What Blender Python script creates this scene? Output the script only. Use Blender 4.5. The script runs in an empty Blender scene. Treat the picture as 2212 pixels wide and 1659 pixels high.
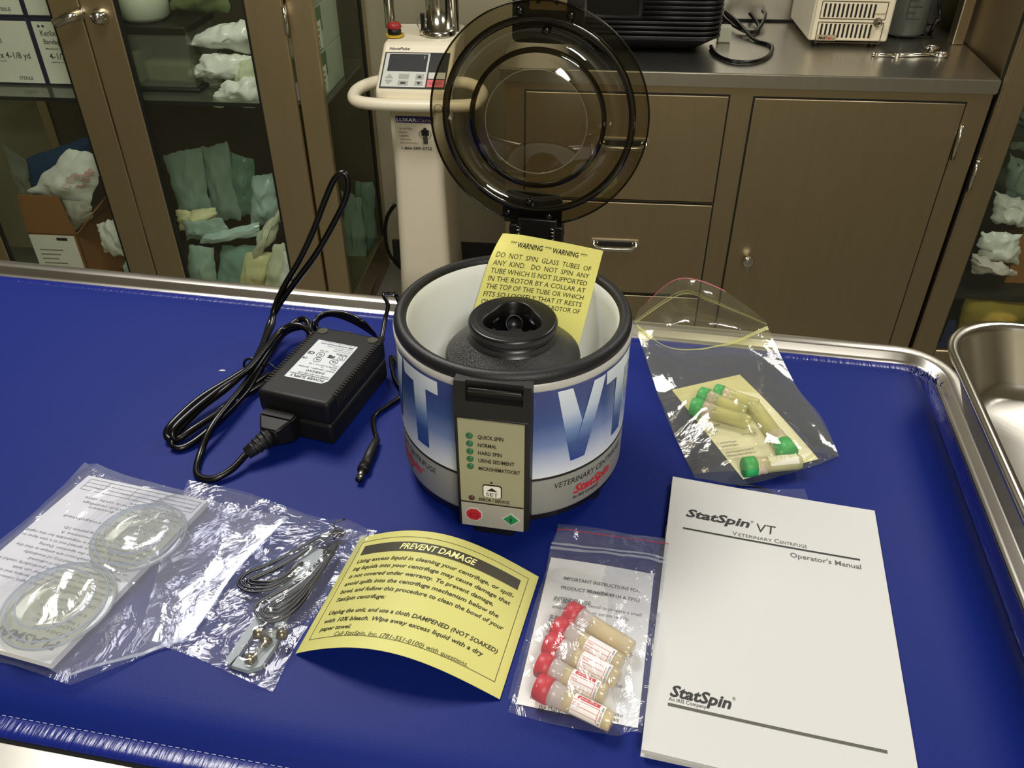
import bpy, bmesh, math, random
from mathutils import Vector, Matrix, noise as mnoise
random.seed(7)
scene = bpy.context.scene
PI = math.pi
# ------------------------------------------------------------------ camera
CAM_H, PITCH, FPX = 0.4132, 0.6298, 1783.0
W, H = 2212.0, 1659.0
cd = bpy.data.cameras.new('camera'); cam = bpy.data.objects.new('camera', cd)
scene.collection.objects.link(cam); scene.camera = cam
cam.location = (0, 0, CAM_H); cam.rotation_euler = (PI/2 - PITCH, 0, 0)
cd.sensor_width = 36.0; cd.lens = 36.0*FPX/W; cd.clip_start = 0.02; cd.clip_end = 30
# ------------------------------------------------------------------ view, world, light
vs = scene.view_settings
vs.view_transform = 'Standard'; vs.look = 'None'; vs.gamma = 1.0; vs.use_curve_mapping = False
vs.exposure = -0.25
scene.cycles.transparent_max_bounces = 32
wd = bpy.data.worlds.new('room_air'); scene.world = wd; wd.use_nodes = True
bg = wd.node_tree.nodes['Background']; bg.inputs[0].default_value = (0.93, 0.90, 0.80, 1); bg.inputs[1].default_value = 0.06

# ------------------------------------------------------------------ frames and pixel -> point helpers (for measuring the places of things)
FW = Vector((0, math.cos(PITCH), -math.sin(PITCH))); UP = Vector((0, math.sin(PITCH), math.cos(PITCH))); RT = Vector((1, 0, 0))
CO = Vector((0, 0, CAM_H))
def ray(u, v): return FW + RT*((u - W/2)/FPX) - UP*((v - H/2)/FPX)
def P(u, v, z=0.0):
    d = ray(u, v); t = (z - CAM_H)/d.z
    return CO + d*t
YAW_T, YAW_R = -0.18199, -0.08843
EX = Vector((math.cos(YAW_R), math.sin(YAW_R), 0)); EY = Vector((-math.sin(YAW_R), math.cos(YAW_R), 0)); EZ = Vector((0, 0, 1))
ROOM = Matrix.Rotation(YAW_R, 4, 'Z')
TABLE = Matrix.Rotation(YAW_T, 4, 'Z')
def RYp(u, v, y):                                   # room coordinates of a pixel's ray on the room plane y = const
    d = ray(u, v); t = (y - CO.dot(EY))/d.dot(EY); p = CO + d*t
    return Vector((p.dot(EX), y, p.z))
def RZp(u, v, z):
    p = P(u, v, z); return Vector((p.dot(EX), p.dot(EY), z))
def frame(o, x, y, z=None):                         # matrix with given origin and axes
    x = Vector(x).normalized(); y = Vector(y); y = (y - x*y.dot(x)).normalized(); zz = x.cross(y)
    m = Matrix((x, y, zz)).transposed().to_4x4(); m.translation = Vector(o); return m

# ------------------------------------------------------------------ materials
def lin(c):
    if isinstance(c, str):
        c = c.lstrip('#'); c = [int(c[i:i+2], 16)/255 for i in (0, 2, 4)]
    return tuple((x/12.92 if x <= 0.04045 else ((x+0.055)/1.055)**2.4) for x in c) + (1,)
MATS = {}
def mat(name, col, rough=0.5, metal=0.0, spec=0.5, bump=0.0, bscale=200.0, var=0.0, vscale=8.0, coat=0.0, stretch=None, trans=0.0, emit=None):
    if name in MATS: return MATS[name]
    m = bpy.data.materials.new(name); m.use_nodes = True; nt = m.node_tree
    b = nt.nodes['Principled BSDF']
    b.inputs['Base Color'].default_value = lin(col); b.inputs['Roughness'].default_value = rough
    b.inputs['Metallic'].default_value = metal; b.inputs['Specular IOR Level'].default_value = spec
    b.inputs['Coat Weight'].default_value = coat
    if trans: b.inputs['Transmission Weight'].default_value = trans
    if emit:
        b.inputs['Emission Color'].default_value = lin(emit[0]); b.inputs['Emission Strength'].default_value = emit[1]
    tc = nt.nodes.new('ShaderNodeTexCoord')
    def nz(scale, det=3.0):
        n = nt.nodes.new('ShaderNodeTexNoise'); n.inputs['Scale'].default_value = scale; n.inputs['Detail'].default_value = det
        if stretch:
            mp = nt.nodes.new('ShaderNodeMapping'); mp.inputs['Scale'].default_value = stretch
            nt.links.new(tc.outputs['Object'], mp.inputs[0]); nt.links.new(mp.outputs[0], n.inputs['Vector'])
        else: nt.links.new(tc.outputs['Object'], n.inputs['Vector'])
        return n
    if bump:
        n = nz(bscale); bp = nt.nodes.new('ShaderNodeBump'); bp.inputs['Strength'].default_value = bump; bp.inputs['Distance'].default_value = 0.002
        nt.links.new(n.outputs['Fac'], bp.inputs['Height']); nt.links.new(bp.outputs['Normal'], b.inputs['Normal'])
    if var:
        n = nz(vscale); mx = nt.nodes.new('ShaderNodeMix'); mx.data_type = 'RGBA'
        c = lin(col); mx.inputs[6].default_value = tuple(x*(1-var) for x in c[:3]) + (1,); mx.inputs[7].default_value = tuple(min(1, x*(1+var)) for x in c[:3]) + (1,)
        nt.links.new(n.outputs['Fac'], mx.inputs[0]); nt.links.new(mx.outputs[2], b.inputs['Base Color'])
        mr = nt.nodes.new('ShaderNodeMapRange'); mr.inputs['To Min'].default_value = max(0.02, rough*(1-var)); mr.inputs['To Max'].default_value = rough*(1+var)
        nt.links.new(n.outputs['Fac'], mr.inputs['Value']); nt.links.new(mr.outputs[0], b.inputs['Roughness'])
    MATS[name] = m; return m
def clear(name, tint, body, amount, rough=0.08, gloss=1.0, bump=0.0, bscale=60.0, ior=1.45):
    """thin clear sheet: lets light straight through with a tint, a share AMOUNT of milky body and a mirror-like film on top"""
    if name in MATS: return MATS[name]
    m = bpy.data.materials.new(name); m.use_nodes = True; nt = m.node_tree; nt.nodes.clear(); N = nt.nodes.new
    out = N('ShaderNodeOutputMaterial'); t = N('ShaderNodeBsdfTransparent'); t.inputs[0].default_value = lin(tint)
    d = N('ShaderNodeBsdfDiffuse'); d.inputs[0].default_value = lin(body)
    g = N('ShaderNodeBsdfGlossy'); g.inputs['Roughness'].default_value = rough; g.inputs[0].default_value = (gloss, gloss, gloss, 1)
    fr = N('ShaderNodeFresnel'); ge = N('ShaderNodeNewGeometry'); io = N('ShaderNodeMix'); io.data_type = 'FLOAT'      # same reflectance from either face of the thin sheet
    io.inputs[2].default_value = ior; io.inputs[3].default_value = 1/ior
    nt.links.new(ge.outputs['Backfacing'], io.inputs[0]); nt.links.new(io.outputs[0], fr.inputs['IOR'])
    a = N('ShaderNodeMixShader'); a.inputs[0].default_value = amount
    b = N('ShaderNodeMixShader'); L = nt.links.new
    L(t.outputs[0], a.inputs[1]); L(d.outputs[0], a.inputs[2]); L(a.outputs[0], b.inputs[1]); L(g.outputs[0], b.inputs[2])
    L(fr.outputs[0], b.inputs[0]); L(b.outputs[0], out.inputs[0])
    if bump:
        tc = N('ShaderNodeTexCoord'); n = N('ShaderNodeTexNoise'); n.inputs['Scale'].default_value = bscale; n.inputs['Detail'].default_value = 4
        n.inputs['Distortion'].default_value = 1.2
        v = N('ShaderNodeTexVoronoi'); v.inputs['Scale'].default_value = bscale*0.7
        add = N('ShaderNodeMath'); add.operation = 'ADD'
        bp = N('ShaderNodeBump'); bp.inputs['Strength'].default_value = bump; bp.inputs['Distance'].default_value = 0.004
        L(tc.outputs['Object'], n.inputs['Vector']); L(tc.outputs['Object'], v.inputs['Vector'])
        L(n.outputs['Fac'], add.inputs[0]); L(v.outputs['Distance'], add.inputs[1]); L(add.outputs[0], bp.inputs['Height'])
        L(bp.outputs[0], g.inputs['Normal'])
    MATS[name] = m; return m
def zramp(name, stops, rough=0.35, coat=0.2):
    """a printed colour ramp up the object's own height (stops: height, colour)"""
    m = bpy.data.materials.new(name); m.use_nodes = True; nt = m.node_tree; b = nt.nodes['Principled BSDF']
    tc = nt.nodes.new('ShaderNodeTexCoord'); sp = nt.nodes.new('ShaderNodeSeparateXYZ'); mr = nt.nodes.new('ShaderNodeMapRange'); r = nt.nodes.new('ShaderNodeValToRGB')
    z0, z1 = stops[0][0], stops[-1][0]
    mr.inputs['From Min'].default_value = z0; mr.inputs['From Max'].default_value = z1
    nt.links.new(tc.outputs['Object'], sp.inputs[0]); nt.links.new(sp.outputs['Z'], mr.inputs['Value']); nt.links.new(mr.outputs[0], r.inputs[0]); nt.links.new(r.outputs[0], b.inputs['Base Color'])
    els = r.color_ramp.elements
    while len(els) < len(stops): els.new(0.5)
    for e, (z, c) in zip(els, stops): e.position = (z - z0)/(z1 - z0); e.color = lin(c)
    b.inputs['Roughness'].default_value = rough; b.inputs['Coat Weight'].default_value = coat
    MATS[name] = m; return m

# ------------------------------------------------------------------ mesh builder
class MB:
    def __init__(s, M=None):
        s.v, s.f, s.mi, s.sm, s.mats, s.M = [], [], [], [], [], (M or Matrix.Identity(4))
    def _m(s, m):
        if m not in s.mats: s.mats.append(m)
        return s.mats.index(m)
    def add(s, vs, fs, m, smooth=False, T=None):
        o = len(s.v); X = s.M @ T if T is not None else s.M
        s.v += [X @ Vector(p) for p in vs]; k = s._m(m)
        for f in fs: s.f.append([o+i for i in f]); s.mi.append(k); s.sm.append(smooth)
        return s
    def box(s, lo, hi, m, r=0.0, T=None, seg=2):
        lo, hi = [min(a, b) for a, b in zip(lo, hi)], [max(a, b) for a, b in zip(lo, hi)]
        bm = bmesh.new(); bmesh.ops.create_cube(bm, size=1.0)
        for v in bm.verts: v.co = Vector([(lo[i]+hi[i])/2 + v.co[i]*(hi[i]-lo[i]) for i in range(3)])
        if r: bmesh.ops.bevel(bm, geom=bm.edges[:], offset=min(r, 0.49*min(hi[i]-lo[i] for i in range(3))), segments=seg, affect='EDGES', profile=0.5)
        s.bm(bm, m, T, smooth=bool(r)); return s
    def bm(s, bm, m, T=None, smooth=False):
        bm.verts.index_update()
        bm.normal_update(); top = max(f.calc_area() for f in bm.faces)
        flat = [max(abs(c) for c in f.normal) > .9995 or f.calc_area() > .2*top for f in bm.faces]      # rounded edges smooth, broad faces flat
        s.add([v.co.copy() for v in bm.verts], [[v.index for v in f.verts] for f in bm.faces], m, smooth, T)
        if smooth: s.sm[len(s.sm)-len(flat):] = [not q for q in flat]
        bm.free()
    def lathe(s, prof, m, n=48, T=None, smooth=True, a0=0.0, a1=2*PI):
        full = abs(a1-a0-2*PI) < 1e-6; k = n if full else n+1; vs, fs = [], []
        for r, z in prof:
            for i in range(k):
                a = a0+(a1-a0)*i/n; vs.append((r*math.cos(a), r*math.sin(a), z))
        for j in range(len(prof)-1):
            for i in range(n):
                i2 = (i+1) % k; fs.append([j*k+i, j*k+i2, (j+1)*k+i2, (j+1)*k+i])
        if full:
            if prof[0][0] > 1e-6: pass
        s.add(vs, fs, m, smooth, T); return s
    def disc(s, r, z, m, n=32, T=None, up=True):
        vs = [(r*math.cos(2*PI*i/n), r*math.sin(2*PI*i/n), z) for i in range(n)]
        s.add(vs, [list(range(n)) if up else list(range(n))[::-1]], m, False, T); return s
    def cyl(s, r0, r1, z0, z1, m, n=32, T=None, bev=0.0):
        pr = [(0.0001, z0), (r0-bev, z0), (r0, z0+bev), (r1, z1-bev), (r1-bev, z1), (0.0001, z1)] if bev else [(0.0001, z0), (r0, z0), (r0, z0), (r1, z1), (r1, z1), (0.0001, z1)]
        s.lathe(pr, m, n, T, smooth=bool(bev)); return s
    def tube(s, pts, r, m, n=10, closed=False, T=None, sub=0):
        pts = [Vector(p) for p in pts]
        if sub: pts = spline(pts, sub, closed)
        k = len(pts); vs, fs = [], []; nrm = None
        for i, p in enumerate(pts):
            t = (pts[(i+1) % k] - pts[i-1]) if (closed or 0 < i < k-1) else (pts[1]-pts[0] if i == 0 else pts[-1]-pts[-2])
            t = t.normalized() if t.length > 1e-9 else Vector((0, 0, 1))
            if nrm is None: nrm = t.orthogonal().normalized()
            else:
                nrm = nrm - t*nrm.dot(t); nrm = nrm.normalized() if nrm.length > 1e-6 else t.orthogonal().normalized()
            b = t.cross(nrm); rr = r(i/(k-1)) if callable(r) else r
            for j in range(n):
                a = 2*PI*j/n; vs.append(p + (nrm*math.cos(a) + b*math.sin(a))*rr)
        for i in range(k if closed else k-1):
            for j in range(n):
                fs.append([i*n+j, i*n+(j+1) % n, ((i+1) % k)*n+(j+1) % n, ((i+1) % k)*n+j])
        if not closed: fs += [list(range(n))[::-1], [(k-1)*n+j for j in range(n)]]
        s.add(vs, fs, m, True, T); return s
    def prism(s, poly, z0, z1, m, T=None, smooth=False):
        n = len(poly); vs = [(x, y, z0) for x, y in poly] + [(x, y, z1) for x, y in poly]
        fs = [list(range(n))[::-1], list(range(n, 2*n))] + [[i, (i+1) % n, n+(i+1) % n, n+i] for i in range(n)]
        s.add(vs, fs, m, smooth, T); return s
    def loops(s, loops, m, cap0=False, cap1=False, smooth=True, T=None):
        n = len(loops[0]); vs = [p for l in loops for p in l]; fs = []
        for j in range(len(loops)-1):
            for i in range(n): fs.append([j*n+i, j*n+(i+1) % n, (j+1)*n+(i+1) % n, (j+1)*n+i])
        if cap0: fs.append(list(range(n))[::-1])
        if cap1: fs.append([(len(loops)-1)*n+i for i in range(n)])
        s.add(vs, fs, m, smooth, T); return s
    def grid(s, fn, nu, nv, m, smooth=True, T=None, flip=False):
        vs = [fn(i/nu, j/nv) for j in range(nv+1) for i in range(nu+1)]; q = nu+1; fs = []
        for j in range(nv):
            for i in range(nu):
                f = [j*q+i, j*q+i+1, (j+1)*q+i+1, (j+1)*q+i]; fs.append(f[::-1] if flip else f)
        s.add(vs, fs, m, smooth, T); return s
    def shell(s, fn, nu, nv, m, th, smooth=True, T=None, m2=None):
        """closed sheet: fn(u, v) is the upper face, the lower one lies th below along -z of the given fn2 or world z"""
        s.grid(fn, nu, nv, m, smooth, T)
        low = (lambda u, v: Vector(fn(u, v)) - Vector((0, 0, th))) if not callable(th) else th
        s.grid(low, nu, nv, m2 or m, smooth, T, flip=True)
        for fa, k in ((lambda t: (t, 0), nu), (lambda t: (1, t), nv), (lambda t: (1-t, 1), nu), (lambda t: (0, 1-t), nv)):
            vs, fs = [], []
            for i in range(k+1): vs += [fn(*fa(i/k)), low(*fa(i/k))]
            for i in range(k): fs.append([2*i+1, 2*i+3, 2*i+2, 2*i])
            s.add(vs, fs, m, False, T)
        return s
    def text(s, body, m, F, x, y, h, w=None, bold=0.0, shear=0.0, align='L', cut=None):
        """lettering of cap height h set on F(x, y) -> point; w fits the line to a width; align is where x sits"""
        vs, fs, x0, x1 = glyphs(body, bold, shear)
        k = h/0.70; kx = w/(x1-x0) if w else k
        off = -x0*kx if align == 'L' else (-x1*kx if align == 'R' else -(x0+x1)/2*kx)
        pts = [F(x + off + a*kx, y + b*k) for a, b in vs]
        if cut: fs = [f for f in fs if cut(x + off + sum(vs[i][0] for i in f)/len(f)*kx, y + sum(vs[i][1] for i in f)/len(f)*k)]
        s.add(pts, fs, m, False); return s
    def line(s, m, F, x0, y0, x1, y1, w, n=1):
        d = Vector((x1-x0, y1-y0)); t = d.normalized(); q = Vector((-t.y, t.x))*w/2; vs, fs = [], []
        for i in range(n+1):
            c = Vector((x0, y0)) + d*i/n; vs += [F(*(c-q)), F(*(c+q))]
        for i in range(n): fs.append([2*i, 2*i+2, 2*i+3, 2*i+1])
        s.add(vs, fs, m, False); return s
    def build(s, name, parent=None):
        me = bpy.data.meshes.new(name); inv = Matrix.Identity(4)
        if parent is not None: inv = WM[parent.name].inverted()
        me.from_pydata([inv @ p for p in s.v], [], s.f)
        for m in s.mats: me.materials.append(m)
        me.polygons.foreach_set('material_index', s.mi); me.polygons.foreach_set('use_smooth', s.sm); me.update()
        o = bpy.data.objects.new(name, me); scene.collection.objects.link(o)
        if parent is not None: o.parent = parent; WM[o.name] = WM[parent.name].copy()
        else: WM[o.name] = Matrix.Identity(4)
        return o
WM = {}
GC = {}
def glyphs(body, bold, shear):
    key = (body, bold, shear)
    if key in GC: return GC[key]
    cu = bpy.data.curves.new('lettering', 'FONT'); cu.body = body; cu.size = 1.0; cu.shear = shear; cu.offset = bold; cu.resolution_u = 2; cu.fill_mode = 'FRONT'
    o = bpy.data.objects.new('lettering', cu); scene.collection.objects.link(o)
    dg = bpy.context.evaluated_depsgraph_get(); ev = o.evaluated_get(dg); me = ev.to_mesh()
    vs = [(v.co.x, v.co.y) for v in me.vertices]; fs = [list(p.vertices) for p in me.polygons]
    ev.to_mesh_clear(); bpy.data.objects.remove(o); bpy.data.curves.remove(cu)
    fs = [f if sum(vs[f[i]][0]*vs[f[(i+1) % len(f)]][1]-vs[f[(i+1) % len(f)]][0]*vs[f[i]][1] for i in range(len(f))) > 0 else f[::-1] for f in fs]
    GC[key] = (vs, fs, min(a for a, b in vs), max(a for a, b in vs)); return GC[key]
def spline(pts, sub, closed=False):
    n = len(pts); out = []
    for i in range(n if closed else n-1):
        g = (lambda k: pts[k % n]) if closed else (lambda k: pts[max(0, min(n-1, k))])
        a, b, c, d = g(i-1), g(i), g(i+1), g(i+2)
        for j in range(sub):
            t = j/sub; out.append(0.5*((2*b) + (c-a)*t + (2*a-5*b+4*c-d)*t*t + (3*b-a-3*c+d)*t**3))
    if not closed: out.append(pts[-1])
    return out
def rrect(x0, x1, y0, y1, r, n=6):
    out = []
    for cx, cy, a in ((x1-r, y1-r, 0), (x0+r, y1-r, PI/2), (x0+r, y0+r, PI), (x1-r, y0+r, 3*PI/2)):
        for i in range(n+1): out.append((cx + r*math.cos(a+PI/2*i/n), cy + r*math.sin(a+PI/2*i/n)))
    return out
def thing(name, label, cat, loc=(0, 0, 0), rz=0.0, group=None, room=False):
    o = bpy.data.objects.new(name, None); o.empty_display_size = 0.02; scene.collection.objects.link(o)
    M = Matrix.Translation(Vector(loc)) @ Matrix.Rotation(rz, 4, 'Z')
    if room: M = ROOM @ M
    o.matrix_world = M; o.location = M.translation; o.rotation_euler = (0, 0, rz + (YAW_R if room else 0)); WM[o.name] = M
    return tag(o, label, cat, group)
def tag(o, label, cat, group=None):
    o['label'] = label; o['category'] = cat
    if group: o['group'] = group
    return o
def lab(o, label): o['label'] = label; return o
def single(mb, name, label, cat, loc, rz=0.0, group=None, room=False):      # a thing that is one mesh, its origin at loc
    M = Matrix.Translation(Vector(loc)) @ Matrix.Rotation(rz, 4, 'Z')
    if room: M = ROOM @ M
    WM['__tmp'] = M
    class Q: pass
    q = Q(); q.name = '__tmp'
    me = bpy.data.meshes.new(name); inv = M.inverted()
    me.from_pydata([inv @ p for p in mb.v], [], mb.f)
    for m in mb.mats: me.materials.append(m)
    me.polygons.foreach_set('material_index', mb.mi); me.polygons.foreach_set('use_smooth', mb.sm); me.update()
    o = bpy.data.objects.new(name, me); scene.collection.objects.link(o)
    o.location = M.translation; o.rotation_euler = (0, 0, rz + (YAW_R if room else 0)); WM[o.name] = M
    return tag(o, label, cat, group)
def structure(mb, name):
    o = mb.build(name); o['kind'] = 'structure'; return o
def fbm(x, y, z=0.0, o=3): return sum(mnoise.noise(Vector((x*2**k, y*2**k, z+7.3*k)))/2**k for k in range(o))
# ------------------------------------------------------------------ palette
STEEL = mat('brushed_steel', '#b5a68c', 0.36, 1.0, var=0.06, vscale=6, stretch=(1, 1, 14))
STEEL_TOP = mat('worktop_steel', '#c6c3ba', 0.30, 1.0, var=0.08, vscale=5, stretch=(12, 1, 1))
STEEL_TABLE = mat('table_steel', '#d4d0c8', 0.28, 1.0, var=0.08, vscale=9)
CHROME = mat('chrome', '#d8d4cb', 0.14, 1.0)
DARKGAP = mat('dark_gap', '#17140d', 0.8)
VINYL = mat('blue_vinyl', '#0b1e69', 0.52, 0, 0.18, bump=0.06, bscale=900, var=0.05, vscale=6)
VINYL_HEM = mat('blue_vinyl_hem', '#0f1e70', 0.26, 0, 0.6, bump=0.35, bscale=60, stretch=(6, 1, 1))
FUZZ = mat('black_hook_tape', '#0c0d12', 0.95)
BLACK = mat('black_plastic', '#0d0d0d', 0.38, bump=0.05, bscale=1500)
BLACK_SAT = mat('black_satin_plastic', '#0f0f10', 0.5, 0, 0.3)
HOUSING = mat('charcoal_housing', '#1a1a1a', 0.5, 0, 0.4)
RUBBER = mat('black_rubber', '#101011', 0.5, bump=0.12, bscale=900)
ROTOR_M = mat('black_cast_rotor', '#0b0b0c', 0.32, 0, 0.7, bump=0.6, bscale=1100)
ROTOR_S = mat('black_smooth_rotor', '#09090a', 0.33)
GLOSSBLK = mat('gloss_black', '#060606', 0.12)
CORD = mat('black_cord', '#070707', 0.27, 0, 0.4)
BOWLW = mat('white_bowl', '#fbfdf8', 0.3)
CREAM = mat('cream_enamel', '#ece3ca', 0.4)
WALLC = mat('cream_wall', '#9c967a', 0.75, bump=0.03, bscale=300)
WHITE_LIT = mat('white_paper_lit', '#e9e7e1', 0.6)  # white paper lightened in colour to offset the dimming by the bag film
INK = mat('black_ink', '#17160f', 0.6); INKG = mat('grey_ink', '#55544e', 0.7); INKL = mat('light_grey_ink', '#8d8c85', 0.7)
YELLOW = mat('yellow_paper', '#c9c574', 0.6); YELBACK = mat('yellow_paper_back', '#cfca77', 0.7)
WHITEP = mat('white_paper', '#c8c7c5', 0.6); WHITEP2 = mat('white_paper_edge', '#d8d5cb', 0.7)
REDM = mat('red_print', '#c02a30', 0.5); GREENM = mat('green_print', '#1f8a4c', 0.5)
CARDB = mat('cardboard', '#9a6a36', 0.8, var=0.05)
GLASS = clear('cabinet_glass', '#f8fbf6', '#8a9a8a', 0.008, 0.02, 0.9)
GLASS_SIDE = clear('side_glass', '#f4f8f2', '#8a9a8a', 0.01, 0.02, 0.7, ior=1.10)
SMOKE = clear('smoked_acrylic', '#c4bca2', '#2a271c', 0.10, 0.03, 1.0)
SMOKE_EDGE = clear('smoked_acrylic_edge', '#8f866c', '#1a160e', 0.35, 0.15, 0.6)
FILM = clear('clear_film', '#f8f9fc', '#e6e8f2', 0.05, 0.08, 1.0, bump=0.75, bscale=42)
FILM_HAZE = clear('hazy_film', '#eceef6', '#dfe2f0', 0.13, 0.12, 1.0, bump=0.6, bscale=26)
FILM_YEL = clear('yellowed_film', '#f7f6e6', '#efeed2', 0.05, 0.08, 1.0, bump=0.5, bscale=20)
ZIPY = clear('zip_yellow', '#e9e6b0', '#d9d796', 0.4, 0.15)
ZIPW = clear('zip_clear', '#e6ebf4', '#cfd6e2', 0.4, 0.15)
CLEARP = clear('clear_plastic', '#f2f3ea', '#eceadd', 0.10, 0.07, 1.0)
TUBEP = clear('tube_plastic', '#f6ecd2', '#ecdcb4', 0.5, 0.15, 1.0)
TUBEN = clear('tube_neck', '#f3ece6', '#eedfd6', 0.5, 0.2, 1.0)
TUBEG = clear('tube_plastic_green', '#efeed0', '#e6e5bb', 0.4, 0.15, 1.0)
CAPR = mat('red_cap', '#c81f2c', 0.42); CAPG = mat('green_cap', '#2fae62', 0.45)

# ------------------------------------------------------------------ room shell
FLOOR_Z = -1.08; CEIL_Z = 1.45; YB = 2.79
def R4(x, y, z): return Vector((x, y, z))
m = MB(ROOM); m.box((-3.2, -1.6, FLOOR_Z-0.05), (3.0, YB+0.1, FLOOR_Z), mat('floor_vinyl', '#6d6a60', 0.5, var=0.1)); structure(m, 'floor')
m = MB(ROOM); m.box((-3.2, YB, FLOOR_Z), (3.0, YB+0.1, CEIL_Z), WALLC); structure(m, 'wall_back')
m = MB(ROOM); m.box((-3.3, -1.6, FLOOR_Z), (-3.2, YB+0.1, CEIL_Z), WALLC); structure(m, 'wall_left')
m = MB(ROOM); m.box((3.0, -1.6, FLOOR_Z), (3.1, YB+0.1, CEIL_Z), WALLC); structure(m, 'wall_right')
m = MB(ROOM); m.box((-3.3, -1.7, FLOOR_Z), (3.1, -1.6, CEIL_Z), mat('far_wall', '#c2bba2', 0.8)); structure(m, 'wall_front')
m = MB(ROOM); m.box((-3.3, -1.7, CEIL_Z), (3.1, YB+0.1, CEIL_Z+0.1), mat('ceiling_paint', '#cfcaba', 0.8)); structure(m, 'ceiling')
m = MB(ROOM); m.box((-0.70, YB-0.012, FLOOR_Z), (-0.20, YB, FLOOR_Z+0.1), mat('dark_base', '#2b2922', 0.6)); structure(m, 'baseboard_back')

# ------------------------------------------------------------------ lamps of the room
def troffer(x, y, w, d, watts, label, col=(1.0, 0.97, 0.91), rz=0.0):
    t = thing('ceiling_light', label, 'light', (x, y, CEIL_Z-0.03), rz, 'recessed ceiling lights', room=True)
    f = MB(WM[t.name]); fr = mat('light_frame', '#d9d7d0', 0.5)
    for a, b in (((-w/2-.02, -d/2-.02), (w/2+.02, -d/2)), ((-w/2-.02, d/2), (w/2+.02, d/2+.02)), ((-w/2-.02, -d/2), (-w/2, d/2)), ((w/2, -d/2), (w/2+.02, d/2))):
        f.box((a[0], a[1], 0), (b[0], b[1], 0.03), fr)
    f.build('frame', t)
    g = MB(WM[t.name]); g.box((-w/2, -d/2, 0.012), (w/2, d/2, 0.02), mat('light_diffuser', '#f2efe6', 0.6)); g.build('diffuser', t)
    ld = bpy.data.lights.new('lamp_tube', 'AREA'); ld.shape = 'RECTANGLE'; ld.size = w; ld.size_y = d; ld.energy = watts; ld.color = col
    lo = bpy.data.objects.new('lamp_tube', ld); scene.collection.objects.link(lo); lo.parent = t; lo.location = (0, 0, 0.008)
    return t
troffer(1.20, 1.62, 0.60, 0.60, 24, 'recessed ceiling light panel above the right end of the worktop')
troffer(-0.65, 1.15, 0.60, 0.60, 36, 'recessed ceiling light panel in front of the glazed cabinet')
troffer(0.45, -1.05, 0.60, 0.60, 44, 'recessed ceiling light panel behind the photographer')

# ------------------------------------------------------------------ exam table and mat
tb = thing('exam_table', 'stainless steel exam table with raised rolled rim under the blue mat', 'table', TABLE @ Vector((-0.35, 0.42, FLOOR_Z)), YAW_T)
m = MB(TABLE)
X0, X1, Y0, Y1 = -1.0, 0.280, 0.150, 0.690
def loop(i, z, r=0.05): return [(x, y, z) for x, y in rrect(X0+i, X1-i, Y0+i, Y1-i, max(r-i, 0.012), 8)]
m.loops([loop(0.004, -0.06), loop(0, -0.05), loop(0, -0.010), loop(.0006, -.0065), loop(.0022, -.0048), loop(.005, -.0044), loop(.0125, -.0046), loop(.0140, -.0056), loop(.0175, -.0108), loop(.0195, -.0122), loop(.032, -.0125), loop(.06, -.0125)], STEEL_TABLE, cap0=True, cap1=True)
m.build('tabletop', tb)
m = MB(TABLE); m.box((-0.55, 0.30, FLOOR_Z+0.05), (-0.15, 0.54, -0.06), STEEL, 0.02); m.build('pedestal', tb)
m = MB(TABLE); m.box((-0.75, 0.2, FLOOR_Z), (0.05, 0.64, FLOOR_Z+0.05), STEEL, 0.015); m.build('base', tb)

mt = thing('table_mat', 'blue vinyl pad with a stitched hem covering the steel table', 'mat', TABLE @ Vector((-0.35, 0.42, -0.012)), YAW_T)
MX0, MX1, MY0, MY1 = -0.95, 0.257, 0.197, 0.6645
def ml(i, z, r=0.022): return [(x, y, z + 0.0004*fbm(x*9, y*9)) for x, y in rrect(MX0+i, MX1-i, MY0+i, MY1-i, max(r-i*0.4, 0.008), 6)]
m = MB(TABLE)
m.loops([ml(.010, -.0118), ml(.010, -.0098), ml(.0125, -.0085), ml(.015, -.0060), ml(.019, -.0034), ml(.025, -.0014), ml(.034, -.0004), ml(.05, -.0001), ml(.07, 0.0)], VINYL, cap0=True, cap1=True); m.build('pad', mt)
m = MB(TABLE); m.loops([ml(0, -.0118), ml(0, -.0100), ml(.0012, -.0092), ml(.004, -.0090), ml(.0105, -.0090), ml(.0115, -.0096)], VINYL_HEM); m.build('hem', mt)
m = MB(TABLE); m.loops([ml(-.0014, -.0122), ml(-.0014, -.0112), ml(.002, -.0108)], FUZZ); m.build('hook_tape', mt)
m = MB(TABLE)
TH = mat('white_thread', '#aab0d8', 0.7)
for k in range(150):
    x = -0.40 + k*0.0042
    m.tube([(x, MY0+.0112, -.0089), (x+.0026, MY0+.0112, -.0089)], 0.00022, TH, 4)
m.build('stitching', mt)
m = MB(TABLE)                                          # torn corner where the hem has come undone
for k in range(46):
    a = random.random(); x = 0.236 + 0.022*a; y = 0.642 - 0.018*a*a + random.uniform(-.002, .003)
    m.tube([(x, y, -.004), (x+random.uniform(-.002, .003), y+random.uniform(-.001, .004), -.002+random.uniform(0, .004))], 0.00035, random.choice([VINYL, TH, VINYL_HEM]), 4)
m.build('frayed_corner', mt)
m = MB(); c = P(480, 802, 0.0002)
m.prism([(c.x+.0028*math.cos(a), c.y+.0018*math.sin(a)) for a in [i*PI/6 for i in range(7)]], .0003, .0008, WHITEP)
single(m, 'paper_scrap', 'tiny white half-moon scrap of paper on the mat left of the cord', 'paper scrap', c)
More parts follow.
